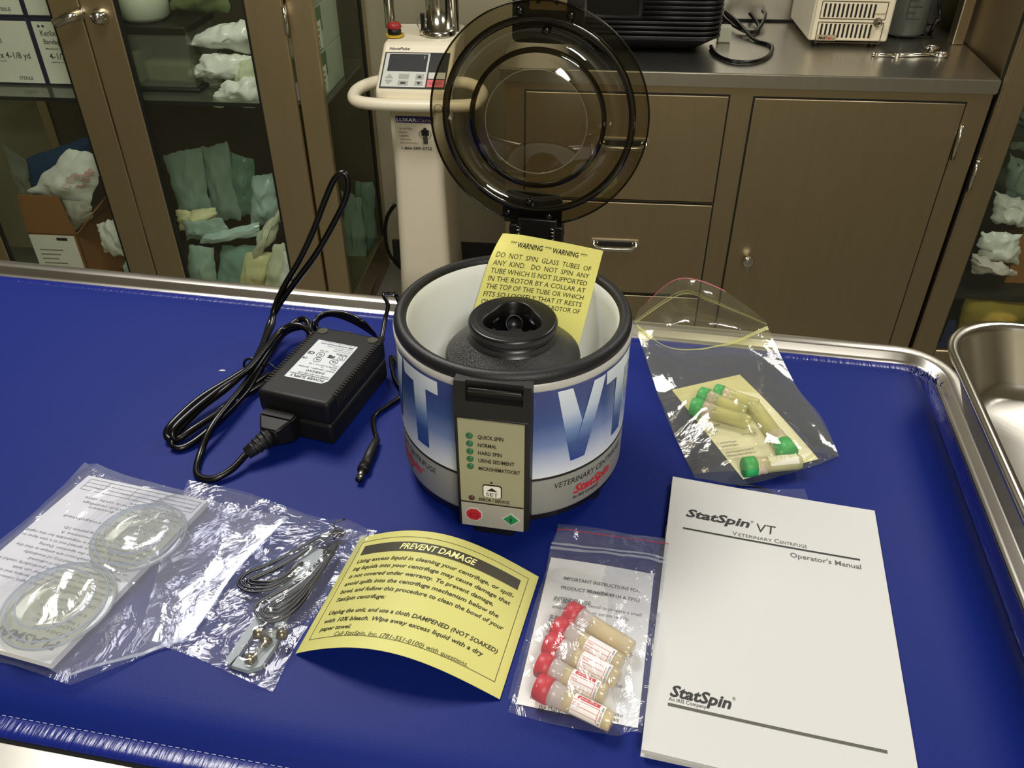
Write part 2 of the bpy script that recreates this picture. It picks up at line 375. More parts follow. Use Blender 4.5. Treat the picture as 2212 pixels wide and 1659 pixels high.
# ------------------------------------------------------------------ centrifuge
CX, CY = 0.0006, 0.474
cf = thing('centrifuge', 'round blue and white benchtop centrifuge with its smoked lid open', 'centrifuge', (CX, CY, 0), YAW_T)
CF = WM[cf.name]
SHELL_R = 0.0797
LABEL = zramp('label_gradient', [(0.048, '#dfe5ee'), (0.060, '#b9c3dd'), (0.075, '#6f83b8'), (0.092, '#33508f'), (0.104, '#2c3f80'), (0.118, '#34407e')])
LETTER = zramp('letter_gradient', [(0.055, '#27408a'), (0.072, '#2d4f92'), (0.084, '#6a87bb'), (0.098, '#c2cfe4'), (0.118, '#dfe8f0')])
SILVER = mat('silver_paint', '#c3c2bd', 0.42, 0.1)
m = MB(CF)
m.lathe([(0.070, 0.014), (0.0775, 0.014), (0.0790, 0.0155), (SHELL_R, 0.0175), (SHELL_R, 0.0465)], mat('silver_paint_shaded', '#9a9a93', 0.42, 0.1), 96)  # silver paint darkened in colour for the shade on the upright lower wall
m.lathe([(SHELL_R+.0001, 0.0465), (SHELL_R+.0001, 0.0485)], INK, 96)
m.lathe([(SHELL_R, 0.0485), (SHELL_R, 0.060), (SHELL_R, 0.075), (SHELL_R, 0.09), (SHELL_R, 0.1185)], LABEL, 96)
m.lathe([(SHELL_R, 0.1185), (SHELL_R+.0004, 0.119), (SHELL_R+.0004, 0.1235), (SHELL_R-.001, 0.1245), (.0715, .1245)], SILVER, 96)
def FC(a, z, r=SHELL_R+.00022): return Vector((r*math.sin(a), -r*math.cos(a), z))
def FCm(x, z): return FC(x/SHELL_R, z)              # x metres around the wall
def wedge(m, poly, mt_, e=0.0):                              # polygon in (degrees, z) cut into slices so that it follows the wall
    tl, tr, br, bl = poly
    n = 14; k = 10; vs, fs = [], []
    for j in range(k+1):
        for i in range(n+1):
            l = [tl[q]+(bl[q]-tl[q])*j/k for q in (0, 1)]; r = [tr[q]+(br[q]-tr[q])*j/k for q in (0, 1)]
            a = l[0]+(r[0]-l[0])*i/n; z = l[1]+(r[1]-l[1])*i/n; vs.append(FC(math.radians(a), z, SHELL_R+.00022+e))
    for j in range(k):
        for i in range(n): fs.append([j*(n+1)+i+n+1, j*(n+1)+i+n+2, j*(n+1)+i+1, j*(n+1)+i])
    m.add(vs, fs, mt_, False)
for off in (-217.2, -108.6, 0.0):
    o = lambda a, z: (a+off, z)
    wedge(m, [o(30.2, .1166), o(37.6, .1166), o(43.6, .0885), o(38.2, .0577)], LETTER)
    wedge(m, [o(49.3, .1160), o(56.9, .1160), o(46.2, .0577), o(38.2, .0577)], LETTER, .0001)
    wedge(m, [o(57.6, .1166), o(83.4, .1166), o(83.4, .1062), o(58.2, .1062)], LETTER)
    wedge(m, [o(66.6, .1064), o(75.6, .1064), o(75.2, .0572), o(66.4, .0572)], LETTER)
    q = math.radians(off)*SHELL_R; D = math.radians(1)*SHELL_R
    m.text('VETERINARY CENTRIFUGE', INK, FCm, q+30.4*D, .0368, .0048, w=48.5*D, shear=.12)
    m.text('StatSpin', REDM, FCm, q+41.0*D, .0263, .0072, w=26.0*D, bold=.035, shear=.28)
    m.text('®', REDM, FCm, q+68.2*D, .031, .0025)
    m.text('An IRIS Company', INK, FCm, q+40.6*D, .0218, .0027, w=16.8*D, bold=.012)
m.build('shell', cf)
m = MB(CF); m.cyl(.078, .078, .010, .0142, BLACK, 64); m.build('underside', cf)
m = MB(CF)
prof = [(0.0712 + .0079*(.5-.5*math.cos(PI*0)), .1215)]
prof = [(.0709, .1210), (.0706, .1255), (.0712, .1290), (.0735, .1312), (.0762, .1312), (.0785, .1295), (.0795, .1268), (.0793, .1240), (.0780, .1225), (.0709, .1210)]
m.lathe(prof, RUBBER, 96); m.build('rim_gasket', cf)
m = MB(CF)
m.lathe([(.0711, .1275), (.0702, .1262), (.0698, .118), (.0690, .09), (.0675, .074), (.0640, .0650), (.0560, .0615), (.03, .0605), (.0001, .0605)], BOWLW, 96)
m.build('bowl', cf)
ro = MB(CF)
ro.lathe([(.030, .064), (.0445, .070), (.0462, .0725), (.0467, .0935), (.0463, .0955), (.0450, .0968)], ROTOR_S, 72)
ro.lathe([(.0450, .0968), (.0400, .1015), (.0350, .1063), (.0305, .1105)], ROTOR_M, 72)
ro.lathe([(.0312, .1100), (.0292, .1125), (.0290, .1150), (.0290, .1150), (.0299, .1166), (.0303, .1180), (.0303, .1203), (.0300, .1212), (.0292, .1222), (.0284, .1226), (.0284, .1226), (.0245, .1229)], ROTOR_S, 72)
def lobe(base, amp, z): return [((base+amp*math.cos(3*(a-math.radians(95))))*math.cos(a), (base+amp*math.cos(3*(a-math.radians(95))))*math.sin(a), z) for a in [2*PI*i/72 for i in range(72)]]
ro.loops([lobe(.0245, 0, .1229), lobe(.0192, .0024, .1229), lobe(.0192, .0024, .1229), lobe(.0182, .0026, .1218), lobe(.0165, .0026, .1120), lobe(.0150, .0015, .1000), lobe(.0006, 0, .0990)], ROTOR_S)
rr = ro.build('rotor', cf)
m = MB(CF)                                             # hub bolt and tube pockets seen in the rotor's mouth
m.lathe([(.0001, .1125), (.0062, .1125), (.0072, .1112), (.0080, .098)], ROTOR_S, 6, T=Matrix.Translation((.002, -.002, 0)), smooth=False)
m.build('hub_bolt', rr)
for k, a in enumerate((35, 155, 275)):
    T = Matrix.Rotation(math.radians(a), 4, 'Z')
    m = MB(CF); m.box((.0130, -.0035, .104), (.0185, .0035, .1165), ROTOR_S, .001, T=T); m.build('tube_stop', rr)
for k, a in enumerate((95, 215, 335)):
    T = Matrix.Rotation(math.radians(a), 4, 'Z') @ Matrix.Translation((.0125, 0, .1105)) @ Matrix.Rotation(math.radians(-60), 4, 'Y')
    m = MB(CF); m.lathe([(.0058, -.004), (.0062, .003), (.0052, .003), (.0050, -.006), (.0001, -.006)], ROTOR_S, 20, T=T); m.build('tube_pocket', rr)
m = MB(CF); m.lathe([(.0330, .1088), (.0425, .1000)], WHITEP, 16, a0=math.radians(46), a1=math.radians(70), T=Matrix.Translation((0, 0, .0006)))
m.build('rotor_label', rr)
# control panel
PY = -0.0885
m = MB(CF)
px0, px1 = -.0205, .0265
HB = HOUSING
m.box((px0, PY+.0012, .0125), (px1, -.070, .1045), HB, .0012)
T = Matrix.Identity(4)
poly = [(px0, .1045), (px1, .1045), (px1, .1275), (px0, .1275)]
# upper block leaning back, with the latch mouth cut out between two cheeks
def lean(x0, x1, za, zb, d0, d1):
    f = lambda z: PY+.0012 + (z-.1045)*.16
    vs = [(x0, f(za)+d0, za), (x1, f(za)+d0, za), (x1, d1, za), (x0, d1, za), (x0, f(zb)+d0, zb), (x1, f(zb)+d0, zb), (x1, d1, zb), (x0, d1, zb)]
    m.add(vs, [[3, 2, 1, 0], [4, 5, 6, 7], [0, 1, 5, 4], [1, 2, 6, 5], [2, 3, 7, 6], [3, 0, 4, 7]], HB, False)
lean(px0, px1, .1045, .1150, 0, -.074); lean(px0, px0+.0072, .1150, .1278, 0, -.076); lean(px1-.0048, px1, .1150, .1278, 0, -.076)
m.build('panel_housing', cf)
m = MB(CF); m.box((px0+.0072, PY+.0065, .1145), (px1-.0048, -.0765, .1278), mat('latch_dark', '#050505', 0.5)); m.build('latch_recess', cf)
m = MB(CF); m.box((px0+.0078, PY+.0035, .1205), (px1-.0054, -.079, .1238), BLACK, .001); m.build('latch_bar', cf)
FPX0, FPX1, FPZ0, FPZ1 = -.0180, .0233, .0135, .1030
PLATE = mat('panel_plate', '#a09d82', 0.45); PLATE2 = mat('panel_plate_lower', '#aaa79c', 0.45)
m = MB(CF); m.box((FPX0, PY, FPZ0), (FPX1, PY+.002, FPZ1), PLATE)
FPf = lambda x, z, e=.00012: Vector((x, PY-e, z))
def pu(u, v): return FPX0+(FPX1-FPX0)*u, FPZ1-(FPZ1-FPZ0)*v   # plate fractions from its upper left
m.add([FPf(FPX0, FPZ0), FPf(FPX1, FPZ0), FPf(FPX1, FPZ0+.0215), FPf(FPX0, FPZ0+.0215)], [[0, 1, 2, 3]], PLATE2)
FP2 = lambda x, z: FPf(x, z, .0003)
m.line(INK, FP2, FPX0, FPZ0+.0215, FPX1, FPZ0+.0215, .0011)
for s, v in (('QUICK SPIN', .140), ('NORMAL', .212), ('HARD SPIN', .283), ('URINE SEDIMENT', .352), ('MICROHEMATOCRIT', .425)):
    x, z = pu(.30, v); m.text(s, INK, FP2, x, z-.0012, .0029, w={'QUICK SPIN': .0160, 'NORMAL': .0118, 'HARD SPIN': .0149, 'URINE SEDIMENT': .0229, 'MICROHEMATOCRIT': .0266}[s], bold=.02)
x, z = pu(.29, .722); m.text('ERROR / SERVICE', INK, FP2, x, z-.0012, .0026, w=.0200, bold=.02)
x, z = pu(.495, .548); m.add([FP2(x+.0008*math.cos(a), z+.0008*math.sin(a)) for a in [i*PI/6 for i in range(12)]], [list(range(12))], INK)
m.build('control_plate', cf)
def knobby(poly, e0, e1, mt_, name, lbl=None):
    m = MB(CF); n = len(poly); vs = [FPf(x, z, e0) for x, z in poly] + [FPf(x, z, e1) for x, z in poly]
    m.add(vs, [list(range(n, 2*n))] + [[i, (i+1) % n, n+(i+1) % n, n+i] for i in range(n)], mt_); return m
for v in (.135, .205, .275, .344, .412):
    x, z = pu(.175, v); mm = MB(CF)
    mm.lathe([(.0022, 0), (.0022, .0006), (.0016, .0010), (.0001, .0012)], mat('green_led', '#2f6b45', 0.3), 20, T=Matrix.Translation((x, PY, z)) @ Matrix.Rotation(PI/2, 4, 'X'))
    lab(mm.build('indicator_lamp', cf), 'dull green indicator lamp')
x, z = pu(.175, .716); mm = MB(CF)
mm.lathe([(.0020, 0), (.0020, .0006), (.0014, .0010), (.0001, .0012)], mat('brown_led', '#4d352a', 0.3), 20, T=Matrix.Translation((x, PY, z)) @ Matrix.Rotation(PI/2, 4, 'X'))
lab(mm.build('indicator_lamp', cf), 'dark brown indicator lamp')
x, z = pu(.505, .632)
mm = knobby(rrect(x-.0062, x+.0062, z-.0056, z+.0056, .0018, 4), 0, .0003, INK, 's'); mm2 = rrect(x-.0056, x+.0056, z-.0050, z+.0050, .0014, 4)
n = len(mm2); mm.add([FPf(a, b, .0006) for a, b in mm2], [list(range(n))], mat('button_cream', '#eeeee4', 0.5))
F6 = lambda a, b: FPf(a, b, .0008)
mm.add([F6(x-.0036, z+.0006), F6(x+.0036, z+.0006), F6(x, z+.0035)], [[0, 1, 2]], INK); mm.text('SET', INK, F6, x, z-.0040, .0032, w=.0080, align='C')
lab(mm.build('set_button', cf), 'white SET button with up arrow')
x, z = pu(.20, .880); octo = lambda r: [(x+r*math.cos(PI/8+i*PI/4), z+r*math.sin(PI/8+i*PI/4)) for i in range(8)]
mm = knobby(octo(.0062), 0, .0003, WHITEP, 'o'); mm.add([FPf(a, b, .0006) for a, b in octo(.0053)], [list(range(8))], REDM)
q = [(x-.0024, z-.0017), (x+.0026, z-.0020), (x+.0024, z+.0012), (x-.0020, z+.0012)]
for i in range(4): mm.line(mat('dark_red', '#6c1418', 0.6), F6, *q[i], *q[(i+1) % 4], .0004)
lab(mm.build('stop_button', cf), 'red octagonal stop button')
x, z = pu(.80, .888); dia = lambda r: [(x+r*1.08, z), (x, z+r), (x-r*1.08, z), (x, z-r)]
mm = knobby(dia(.0060), 0, .0003, WHITEP, 'd'); mm.add([FPf(a, b, .0006) for a, b in dia(.0047)], [[0, 1, 2, 3]], GREENM); mm.line(INK, F6, x, z-.0018, x, z+.0018, .0008)
lab(mm.build('start_button', cf), 'green diamond start button')
for a in (25, 155, 205, 335):
    m = MB(CF); m.cyl(.009, .0085, 0.0, .0125, RUBBER, 24, T=Matrix.Translation((.066*math.cos(math.radians(a)), .066*math.sin(math.radians(a)), 0))); m.build('foot', cf)
m = MB(CF); m.box((-.012, -.082, 0), (.016, -.060, .0125), RUBBER, .002); m.build('foot', cf)
# lid on its hinge
TILT = math.radians(3.2)
LC = Vector((-.002, .1075, .2211))
LM = CF @ Matrix.Translation(LC) @ Matrix.Rotation(PI/2 - TILT, 4, 'X')   # local: x right, y up the lid, z towards the front
LR = .0778
lid = MB(LM)
lid.lathe([(LR, -.0015), (LR, .0012), (.0690, .0018), (.0688, .0024), (.0640, .0026), (.0635, .0005), (.0490, .0005), (.0485, .0040), (.0455, .0042), (.0360, .0085), (.0355, .0088), (.0001, .0088)], SMOKE, 120)
li = lid.build('lid', cf)
m = MB(LM); m.lathe([(LR, -.0016), (LR+.0004, -.0008), (LR+.0004, .0008), (LR, .0016), (LR-.0008, .0012), (LR-.0008, -.0012), (LR, -.0016)], SMOKE_EDGE, 120); m.build('lid_edge', li)
m = MB(LM); m.lathe([(.0688, -.0010), (.0688, .0014), (.0640, .0014), (.0640, -.0010), (.0688, -.0010)], SMOKE_EDGE, 120)
lab(m.build('lid_rib', li), 'dark smoked outer rib of the lid')
m = MB(LM); m.lathe([(.0486, .0005), (.0486, .0032), (.0452, .0032), (.0452, .0005), (.0486, .0005)], SMOKE_EDGE, 120)
lab(m.build('lid_rib', li), 'dark smoked inner rib of the lid')
m = MB(LM); m.tube([(.0358*math.cos(2*PI*i/96), .0358*math.sin(2*PI*i/96), .0088) for i in range(96)], .0004, CLEARP, 6, closed=True); m.build('lid_step', li)
m = MB(LM); m.tube([(-.0715+.003*math.cos(2*PI*i/24), .004+.003*math.sin(2*PI*i/24), .0020) for i in range(24)], .00018, INK, 5, closed=True); m.build('lid_mark', li)
def rp(pts, z0, z1, name, par, mt_): mm = MB(LM); mm.prism(pts, z0, z1, mt_); return mm.build(name, par)
br = rp([(-.0235, -.0790), (.0165, -.0795), (.0195, -.076), (.0195, -.0600), (.0165, -.0555), (-.0215, -.0540), (-.0255, -.058), (-.0255, -.0750)], -.0070, -.0035, 'hinge_bracket', li, BLACK)
tr = rp(rrect(-.0195, .0285, .0500, .0860, .004), -.0070, -.0035, 'latch_bracket', li, BLACK)
def screw(x, y, z, par):
    mm = MB(LM); mm.lathe([(.0028, 0), (.0027, .0008), (.0020, .0016), (.0008, .0020), (.0001, .0020)], GLOSSBLK, 20, T=Matrix.Translation((x, y, z)))
    mm.box((x-.0014, y-.0003, z+.0015), (x+.0014, y+.0003, z+.0022), DARKGAP); mm.box((x-.0003, y-.0014, z+.0015), (x+.0003, y+.0014, z+.0022), DARKGAP)
    mm.build('screw', par)
for x, y in ((-.0045, -.0600), (-.0205, -.0695), (.0105, -.0705)): screw(x, y, .0016, br)
for x, y in ((.0045, .0590), (-.0135, .0705), (.0205, .0690)): screw(x, y, .0016, tr)
m = MB(LM); m.box((-.0075, .0712, -.0034), (.0175, .0855, .0010), mat('brown_plate', '#8a7a5c', 0.4, 0.6), .0005)
for x in (-.0015, .0108): m.cyl(.0016, .0016, .0008, .0012, DARKGAP, 14, T=Matrix.Translation((x, .0765, 0)))
lab(m.build('strike_plate', tr), 'brass-brown strike plate with two holes')
m = MB(CF)
m.box((-.0195, .0835, .100), (.0205, .1050, .1345), BLACK, .002); m.box((-.0205, .0960, .118), (-.0140, .1080, .1450), BLACK, .001); m.box((.0135, .0960, .118), (.0200, .1080, .1450), BLACK, .001)
m.box((-.0150, .0990, .120), (.0150, .1045, .1490), BLACK, .001); m.box((-.026, .0800, .075), (.027, .0960, .118), BLACK, .003)
m.tube([(-.0215, .1030, .1385), (.0205, .1030, .1385)], .0020, BLACK, 10)
m.build('hinge_block', cf)
for x in (-.0135, .0125):
    m = MB(CF); m.tube([(x+.0016*math.cos(k*1.2), .0955+.0016*math.sin(k*1.2), .122+k*.00055) for k in range(40)], .0005, CHROME, 5); m.build('hinge_spring', cf)

# warning slip standing in the bowl
T0 = Vector((0.0175, .528, .131)); N0 = Vector((-.29, -.92, .24)).normalized()
def onpl(u, v, o, n):
    d = ray(u, v); t = (o-CO).dot(n)/d.dot(n); return CO + d*t
wc = [onpl(u, v, T0, N0) for u, v in ((1000, 745), (1246, 762), (1303, 542), (1075, 500))]   # BL BR TR TL
def wtag(u, v):
    p = (wc[0]*(1-u) + wc[1]*u)*(1-v) + (wc[3]*(1-u) + wc[2]*u)*v
    curl = max(0, (v-.72)/.28)*max(0, (.38-u)/.38)
    return p - N0*(.012*curl**1.5 + .003*math.sin(PI*u)) - Vector((0, 0, .004))*curl**2
YELLOW_LIT = mat('yellow_paper_lit', '#fbf58e', 0.6)  # yellow paper lightened in colour to make up for weak light on the slip
m = MB(); m.shell(wtag, 16, 16, YELLOW_LIT, lambda u, v: wtag(u, v) - N0*.00025, m2=YELBACK)
ww = (wc[1]-wc[0]).length; wh = (wc[3]-wc[0]).length
def wf(x, y): return wtag(x/ww, y/wh) + N0*.0002
def wt(s, u0, u1, v, h, bold=0.0): m.text(s, INK, wf, u0*ww, v*wh, h, w=(u1-u0)*ww, bold=bold, cut=lambda x, y: y > .03*wh)
wt('*** WARNING *** WARNING ***', .13, .87, .895, .0042, .02)
rows = ['DO  NOT  SPIN  GLASS  TUBES  OF', 'ANY  KIND.   DO  NOT  SPIN  ANY', 'TUBE WHICH IS NOT SUPPORTED', 'IN THE ROTOR BY A COLLAR AT', 'THE TOP OF THE TUBE OR WHICH', 'FITS SO LOOSELY THAT IT RESTS', 'ON THE BOTTOM OF THE ROTOR OF', 'THE CENTRIFUGE']
for k, s in enumerate(rows): wt(s, .045, .935 if k < 7 else .5, .795-.0685*k, .0041)
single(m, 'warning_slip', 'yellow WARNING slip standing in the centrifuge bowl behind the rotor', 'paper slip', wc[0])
# ------------------------------------------------------------------ power supply
ad = thing('power_supply', 'black power supply brick with silver rating label lying beside the centrifuge', 'power adapter', (-.1503, .5405, 0), math.radians(-18.3))
AD = WM[ad.name]; aw, al, ah = .0308, .0485, .0405
m = MB(AD); m.box((-aw, -al, .0005), (aw, al, .0205), BLACK_SAT, .0035, seg=3); m.box((-aw, -al, .0200), (aw, al, ah), BLACK_SAT, .0035, seg=3); m.build('case', ad)
for sx in (-1, 1):
    m = MB(AD)
    for k in range(23):
        y = -.036+k*.0033; a, b = sx*(aw-.0042), sx*(aw+.0004)
        m.box((a, y, ah-.011), (b, y+.0015, ah+.0002), DARKGAP)
    m.build('vent', ad)
for x, y in ((-.0225, .0410), (.0235, .0410)):
    m = MB(AD); m.cyl(.0042, .0042, ah-.0002, ah+.0008, mat('rubber_pad', '#3d3d30', 0.8), 24, T=Matrix.Translation((x, y, 0))); m.build('rubber_foot', ad)
def APF(x, y, e=.0003): return AD @ Vector((x, y, ah+e))
LBL = mat('silver_label', '#c9cdd2', 0.35, 0.15)
m = MB()
lx0, lx1, ly0, ly1 = -.0195, .0165, -.0262, .0285
m.add([APF(lx0, ly0, .0002), APF(lx1-.0035, ly0, .0002), APF(lx1, ly0+.004, .0002), APF(lx1, ly1, .0002), APF(lx0, ly1, .0002)], [[0, 1, 2, 3, 4]], LBL)
def AU(x, y, e=.0004): return APF(lx1-x, ly0+y, e)      # label's own sense: x from its right, read from the far side; y down the label is towards the far end
LBW, LBH = lx1-lx0, ly1-ly0
def AT(s, x, y, h, w=None, bold=0, align='L'): m.text(s, INK, lambda a, b: AU(a, -b), x, -y, h, w=w, bold=bold, align=align)
AT('POWER SUPPLY', .0035, .0048, .0030, w=.0290, bold=.01); m.line(INK, lambda a, b: AU(a, b), .001, .0062, .0345, .0062, .0005)
AT('MODEL NO. AD-7400-1240', .0015, .0092, .0018, w=.0270); AT('048250', .0075, .0135, .0026, w=.0160)
AT('INPUT: 100-240V~, 50-60Hz', .0015, .0172, .0018, w=.0310); AT('EING.         1A', .0015, .0199, .0015); AT('OUTPUT: 24V === 1.7A', .0015, .0226, .0017, w=.0250); AT('AUSG.', .0015, .0249, .0014)
AT('CB', .0315, .0285, .0022, bold=.02); AT('CAUTION:', .0015, .0410, .0021, w=.0105, bold=.01)
AT('For Indoor Use Only', .0015, .0437, .0013, w=.0150); AT('Not for dissection', .0015, .0460, .0013, w=.0150); AT('Ne pas utiliser à l\'extérieur', .0015, .0483, .0012, w=.0230)
AT('APS', .0020, .0515, .0019, bold=.03); AT('ADVANCED POWER SOLUTIONS', .0075, .0514, .0015, w=.0240, bold=.015); AT('TEL: 925-734-3060 MADE IN TAIWAN, ROC', .0015, .0541, .0011, w=.0300)
def ring(x, y, r, s, h):
    n = 28
    for i in range(n):
        a, b = 2*PI*i/n, 2*PI*(i+1)/n; m.line(INK, lambda a_, b_: AU(a_, b_), x+r*math.cos(a), y+r*math.sin(a), x+r*math.cos(b), y+r*math.sin(b), .0004)
    AT(s, x, y+h/2, h, bold=.02, align='C')
ring(.0085, .0290, .0032, 'UL', .0021); ring(.0225, .0280, .0032, 'UL', .0021); ring(.0235, .0350, .0032, 'N', .0026)
AT('GS', .0105, .0368, .0036, w=.0062, bold=.08); AT('CE', .0290, .0370, .0034, w=.0062, bold=.03)
for a, b in (((.0018, .0325), (.0075, .0325)), ((.0018, .0385), (.0075, .0385)), ((.0018, .0325), (.0018, .0385)), ((.0075, .0325), (.0075, .0385)), ((.003, .0340), (.0065, .0340)), ((.003, .0340), (.0048, .0372)), ((.0065, .0340), (.0048, .0372))):
    m.line(INK, lambda a_, b_: AU(a_, b_), *a, *b, .0003)
m.add([AU(.0190, .0388, .0003), AU(.0275, .0388, .0003), AU(.0275, .0420, .0003), AU(.0190, .0420, .0003)], [[3, 2, 1, 0]], WHITEP); AT('SI 02', .0198, .0414, .0020, w=.0070)
m.build('rating_label', ad)
# low voltage lead with its barrel plug
def TP(l): return [P(*q) for q in l]
m = MB(AD)
m.tube([(.0225, .0465, .030), (.0225, .053, .031), (.0235, .058, .033)], lambda t: .0042-.0016*t, RUBBER, 12)
for k in range(4): m.tube([(.0225, .0490+.0022*k, .0303+.0006*k), (.0225, .0500+.0022*k, .0306+.0006*k)], .0045-.0004*k, RUBBER, 12)
m.build('strain_relief', ad)
m = MB()
q0 = AD @ Vector((.0233, .057, .0325))
lead = [q0] + TP([(832, 690, .040), (838, 660, .048), (829, 637, .054), (840, 634, .050), (860, 648, .035)]) + [Vector((-.085, .585, .010)), Vector((-.088, .570, .005))] + TP([(846, 770, .006), (851, 815, .004), (868, 850, .003), (838, 876, .003), (812, 895, .003), (806, 915, .003), (813, 945, .004)])
m.tube(lead, .0019, CORD, 10, sub=8)
m.build('lead', ad)
m = MB(); 
for k in range(4):
    dz = .005*k; m.tube(TP([(700+5*k, 735, .012), (684-2*k, 705, .022+dz), (690, 688-2*k, .026+dz), (715, 680-2*k, .028+dz), (750, 690-4*k, .027+dz), (785, 708-4*k, .024+dz), (812, 728, .016), (800, 735, .006), (750, 720, .004), (712, 720, .004)]), .0017, CORD, 8, sub=6)
m.build('lead_coil', ad)
m = MB()
a, b = P(814, 948, .0045), P(778, 1030, .0045); d = (b-a)
m.tube([a, a+d*.18, a+d*.35, a+d*.72], lambda t: .0027+.0012*min(1, t*2), RUBBER, 14); m.tube([a+d*.70, a+d*.80, a+d*.84], .0045, BLACK_SAT, 14)
m.build('plug_boot', ad)
m = MB(); m.tube([a+d*.82, a+d*1.05], .0027, mat('plug_metal', '#8e8a80', 0.3, 1.0), 16); m.tube([a+d*1.04, a+d*1.085], .0026, BLACK, 14); m.tube([a+d*1.07, a+d*1.09], .0010, DARKGAP, 8)
lab(m.build('barrel_plug', ad), 'metal barrel plug')

# mains cord, bundled with a twist tie, plugged into the near end of the brick
pc = thing('mains_cable', 'glossy black mains cord bundled with a twist tie, one loop standing up', 'power cord', P(470, 890), 0)
m = MB(AD)
cz = .016
def trap(y0, y1, w0, w1, h0, h1):
    vs = [(-.0105-w0, y0, cz-h0), (-.0105+w0, y0, cz-h0), (-.0105+w0, y0, cz+h0), (-.0105-w0, y0, cz+h0), (-.0105-w1, y1, cz-h1), (-.0105+w1, y1, cz-h1), (-.0105+w1, y1, cz+h1), (-.0105-w1, y1, cz+h1)]
    bm = bmesh.new(); V = [bm.verts.new(v) for v in vs]
    for f in ([0, 1, 2, 3], [7, 6, 5, 4], [4, 5, 1, 0], [5, 6, 2, 1], [6, 7, 3, 2], [7, 4, 0, 3]): bm.faces.new([V[i] for i in f])
    bmesh.ops.bevel(bm, geom=bm.edges[:], offset=.0013, segments=2, affect='EDGES'); m.bm(bm, BLACK_SAT, None, True)
trap(-.0475, -.0590, .0140, .0138, .0105, .0105); trap(-.0580, -.0700, .0138, .0068, .0105, .0068)
for k in range(3): m.box((-.0105-.0075+.001*k, -.0535-.0035*k, cz+.0102-.0007*k), (-.0105+.0060-.001*k, -.0529-.0035*k, cz+.0108-.0007*k), BLACK)
m.build('connector', pc)
ce = AD @ Vector((-.0105, -.068, cz)); e1 = P(533, 980, .010)
m = MB(); d = e1-ce
m.tube([ce, ce+d*.5, e1], lambda t: .0066-.0018*t, RUBBER, 14)
for k in range(5): m.tube([ce+d*(.12+.19*k), ce+d*(.22+.19*k)], .0076-.0007*k, RUBBER, 14)
m.build('strain_relief', pc)
TO, TN = Vector((0, .642, .022)), Vector((0, -.98, .20))
tall = [onpl(u, v, TO, TN) for u, v in ((592, 668), (612, 622), (648, 560), (676, 500), (703, 430), (722, 388), (741, 374), (752, 392), (746, 430), (722, 480), (685, 545), (645, 600), (605, 655))]
lowR = [(640, 694, .022), (664, 694, .024), (668, 730, .016), (655, 775, .006), (628, 802, .004)]
path = [ce+d*.7, e1] + TP([(500, 1014, .006), (458, 1035, .0035), (426, 1024, .003), (433, 980, .004), (462, 915, .012), (520, 842, .014), (552, 798, .013), (598, 732, .018)] + lowR +
    [(575, 812, .006), (500, 868, .008), (425, 922, .006), (378, 950, .004), (360, 940, .006), (372, 915, .010), (430, 862, .013), (505, 815, .015), (545, 786, .016), (572, 735, .018), (588, 700, .020)]) + tall + \
    TP([(582, 700, .018), (556, 772, .020), (500, 830, .018), (430, 885, .014), (378, 940, .009), (374, 962, .004), (398, 966, .003), (450, 930, .005), (530, 850, .008), (566, 790, .010), (612, 722, .013), (655, 706, .013), (682, 712, .009), (676, 770, .004), (636, 812, .003), (570, 830, .0045), (490, 880, .009), (420, 925, .010), (384, 948, .008), (374, 930, .014), (410, 893, .0165), (470, 845, .0185), (535, 800, .0195), (575, 752, .021), (606, 715, .022), (640, 702, .026), (668, 716, .022), (682, 745, .012), (672, 790, .005), (640, 830, .0035)])
m = MB(); m.tube(path, .0027, CORD, 12, sub=8); m.build('cable', pc)
m = MB()
c0 = P(548, 792, .010); ax = (P(580, 740, .012) - P(510, 850, .012)).normalized(); u_ = ax.cross(EZ).normalized(); w_ = u_.cross(ax)
m.tube([c0 + u_*.0085*math.cos(2*PI*i/24) + w_*(.0085*math.sin(2*PI*i/24)) for i in range(24)], .0011, BLACK, 6, closed=True)
m.tube([c0+u_*.0100, c0+u_*.015+Vector((0, 0, .004)), c0+u_*.020+Vector((.004, -.006, 0))], .0007, BLACK, 6, sub=4)
m.build('twist_tie', pc)

# ------------------------------------------------------------------ PREVENT DAMAGE card
CB = [Vector((-.1267, .2975, .0012)), Vector((-.0068, .2677, .0012)), Vector((.0172, .3552, .0012)), Vector((-.1025, .3885, .0012))]
def card(u, v):
    p = (CB[0]*(1-u)+CB[1]*u)*(1-v) + (CB[3]*(1-u)+CB[2]*u)*v
    return p + Vector((0, 0, .0212*math.sin(PI*u**.94)))
m = MB(); m.shell(card, 40, 12, YELLOW, .00025, m2=YELBACK)
cw, ch = .134, .0960
# arc length along u, so that the lettering keeps an even pitch
arc = [0.0]
for i in range(200): arc.append(arc[-1] + (card((i+1)/200, .5)-card(i/200, .5)).length)
def cardf(x, y, e=.00022):
    s = max(0, min(1, x/cw))*arc[-1]; lo = 0; hi = 200
    while hi-lo > 1:
        mid = (lo+hi)//2
        if arc[mid] <= s: lo = mid
        else: hi = mid
    u = (lo + (s-arc[lo])/max(1e-9, arc[hi]-arc[lo]))/200
    return card(u, y/ch) + Vector((0, 0, e))
BAND = mat('card_band', '#3c382b', 0.6)
for j in range(30):
    f = lambda a, b: cardf(a, b)
    xa, xb = .0105+.113*j/30, .0105+.113*(j+1)/30
    m.add([f(xa, .0770), f(xb, .0770), f(xb, .0855), f(xa, .0855)], [[0, 1, 2, 3]], BAND)
for a, b in (((.006, .0085), (.128, .0085)), ((.128, .0085), (.128, .0900)), ((.128, .0900), (.006, .0900)), ((.006, .0900), (.006, .0085))): m.line(BAND, cardf, *a, *b, .00035, n=24)
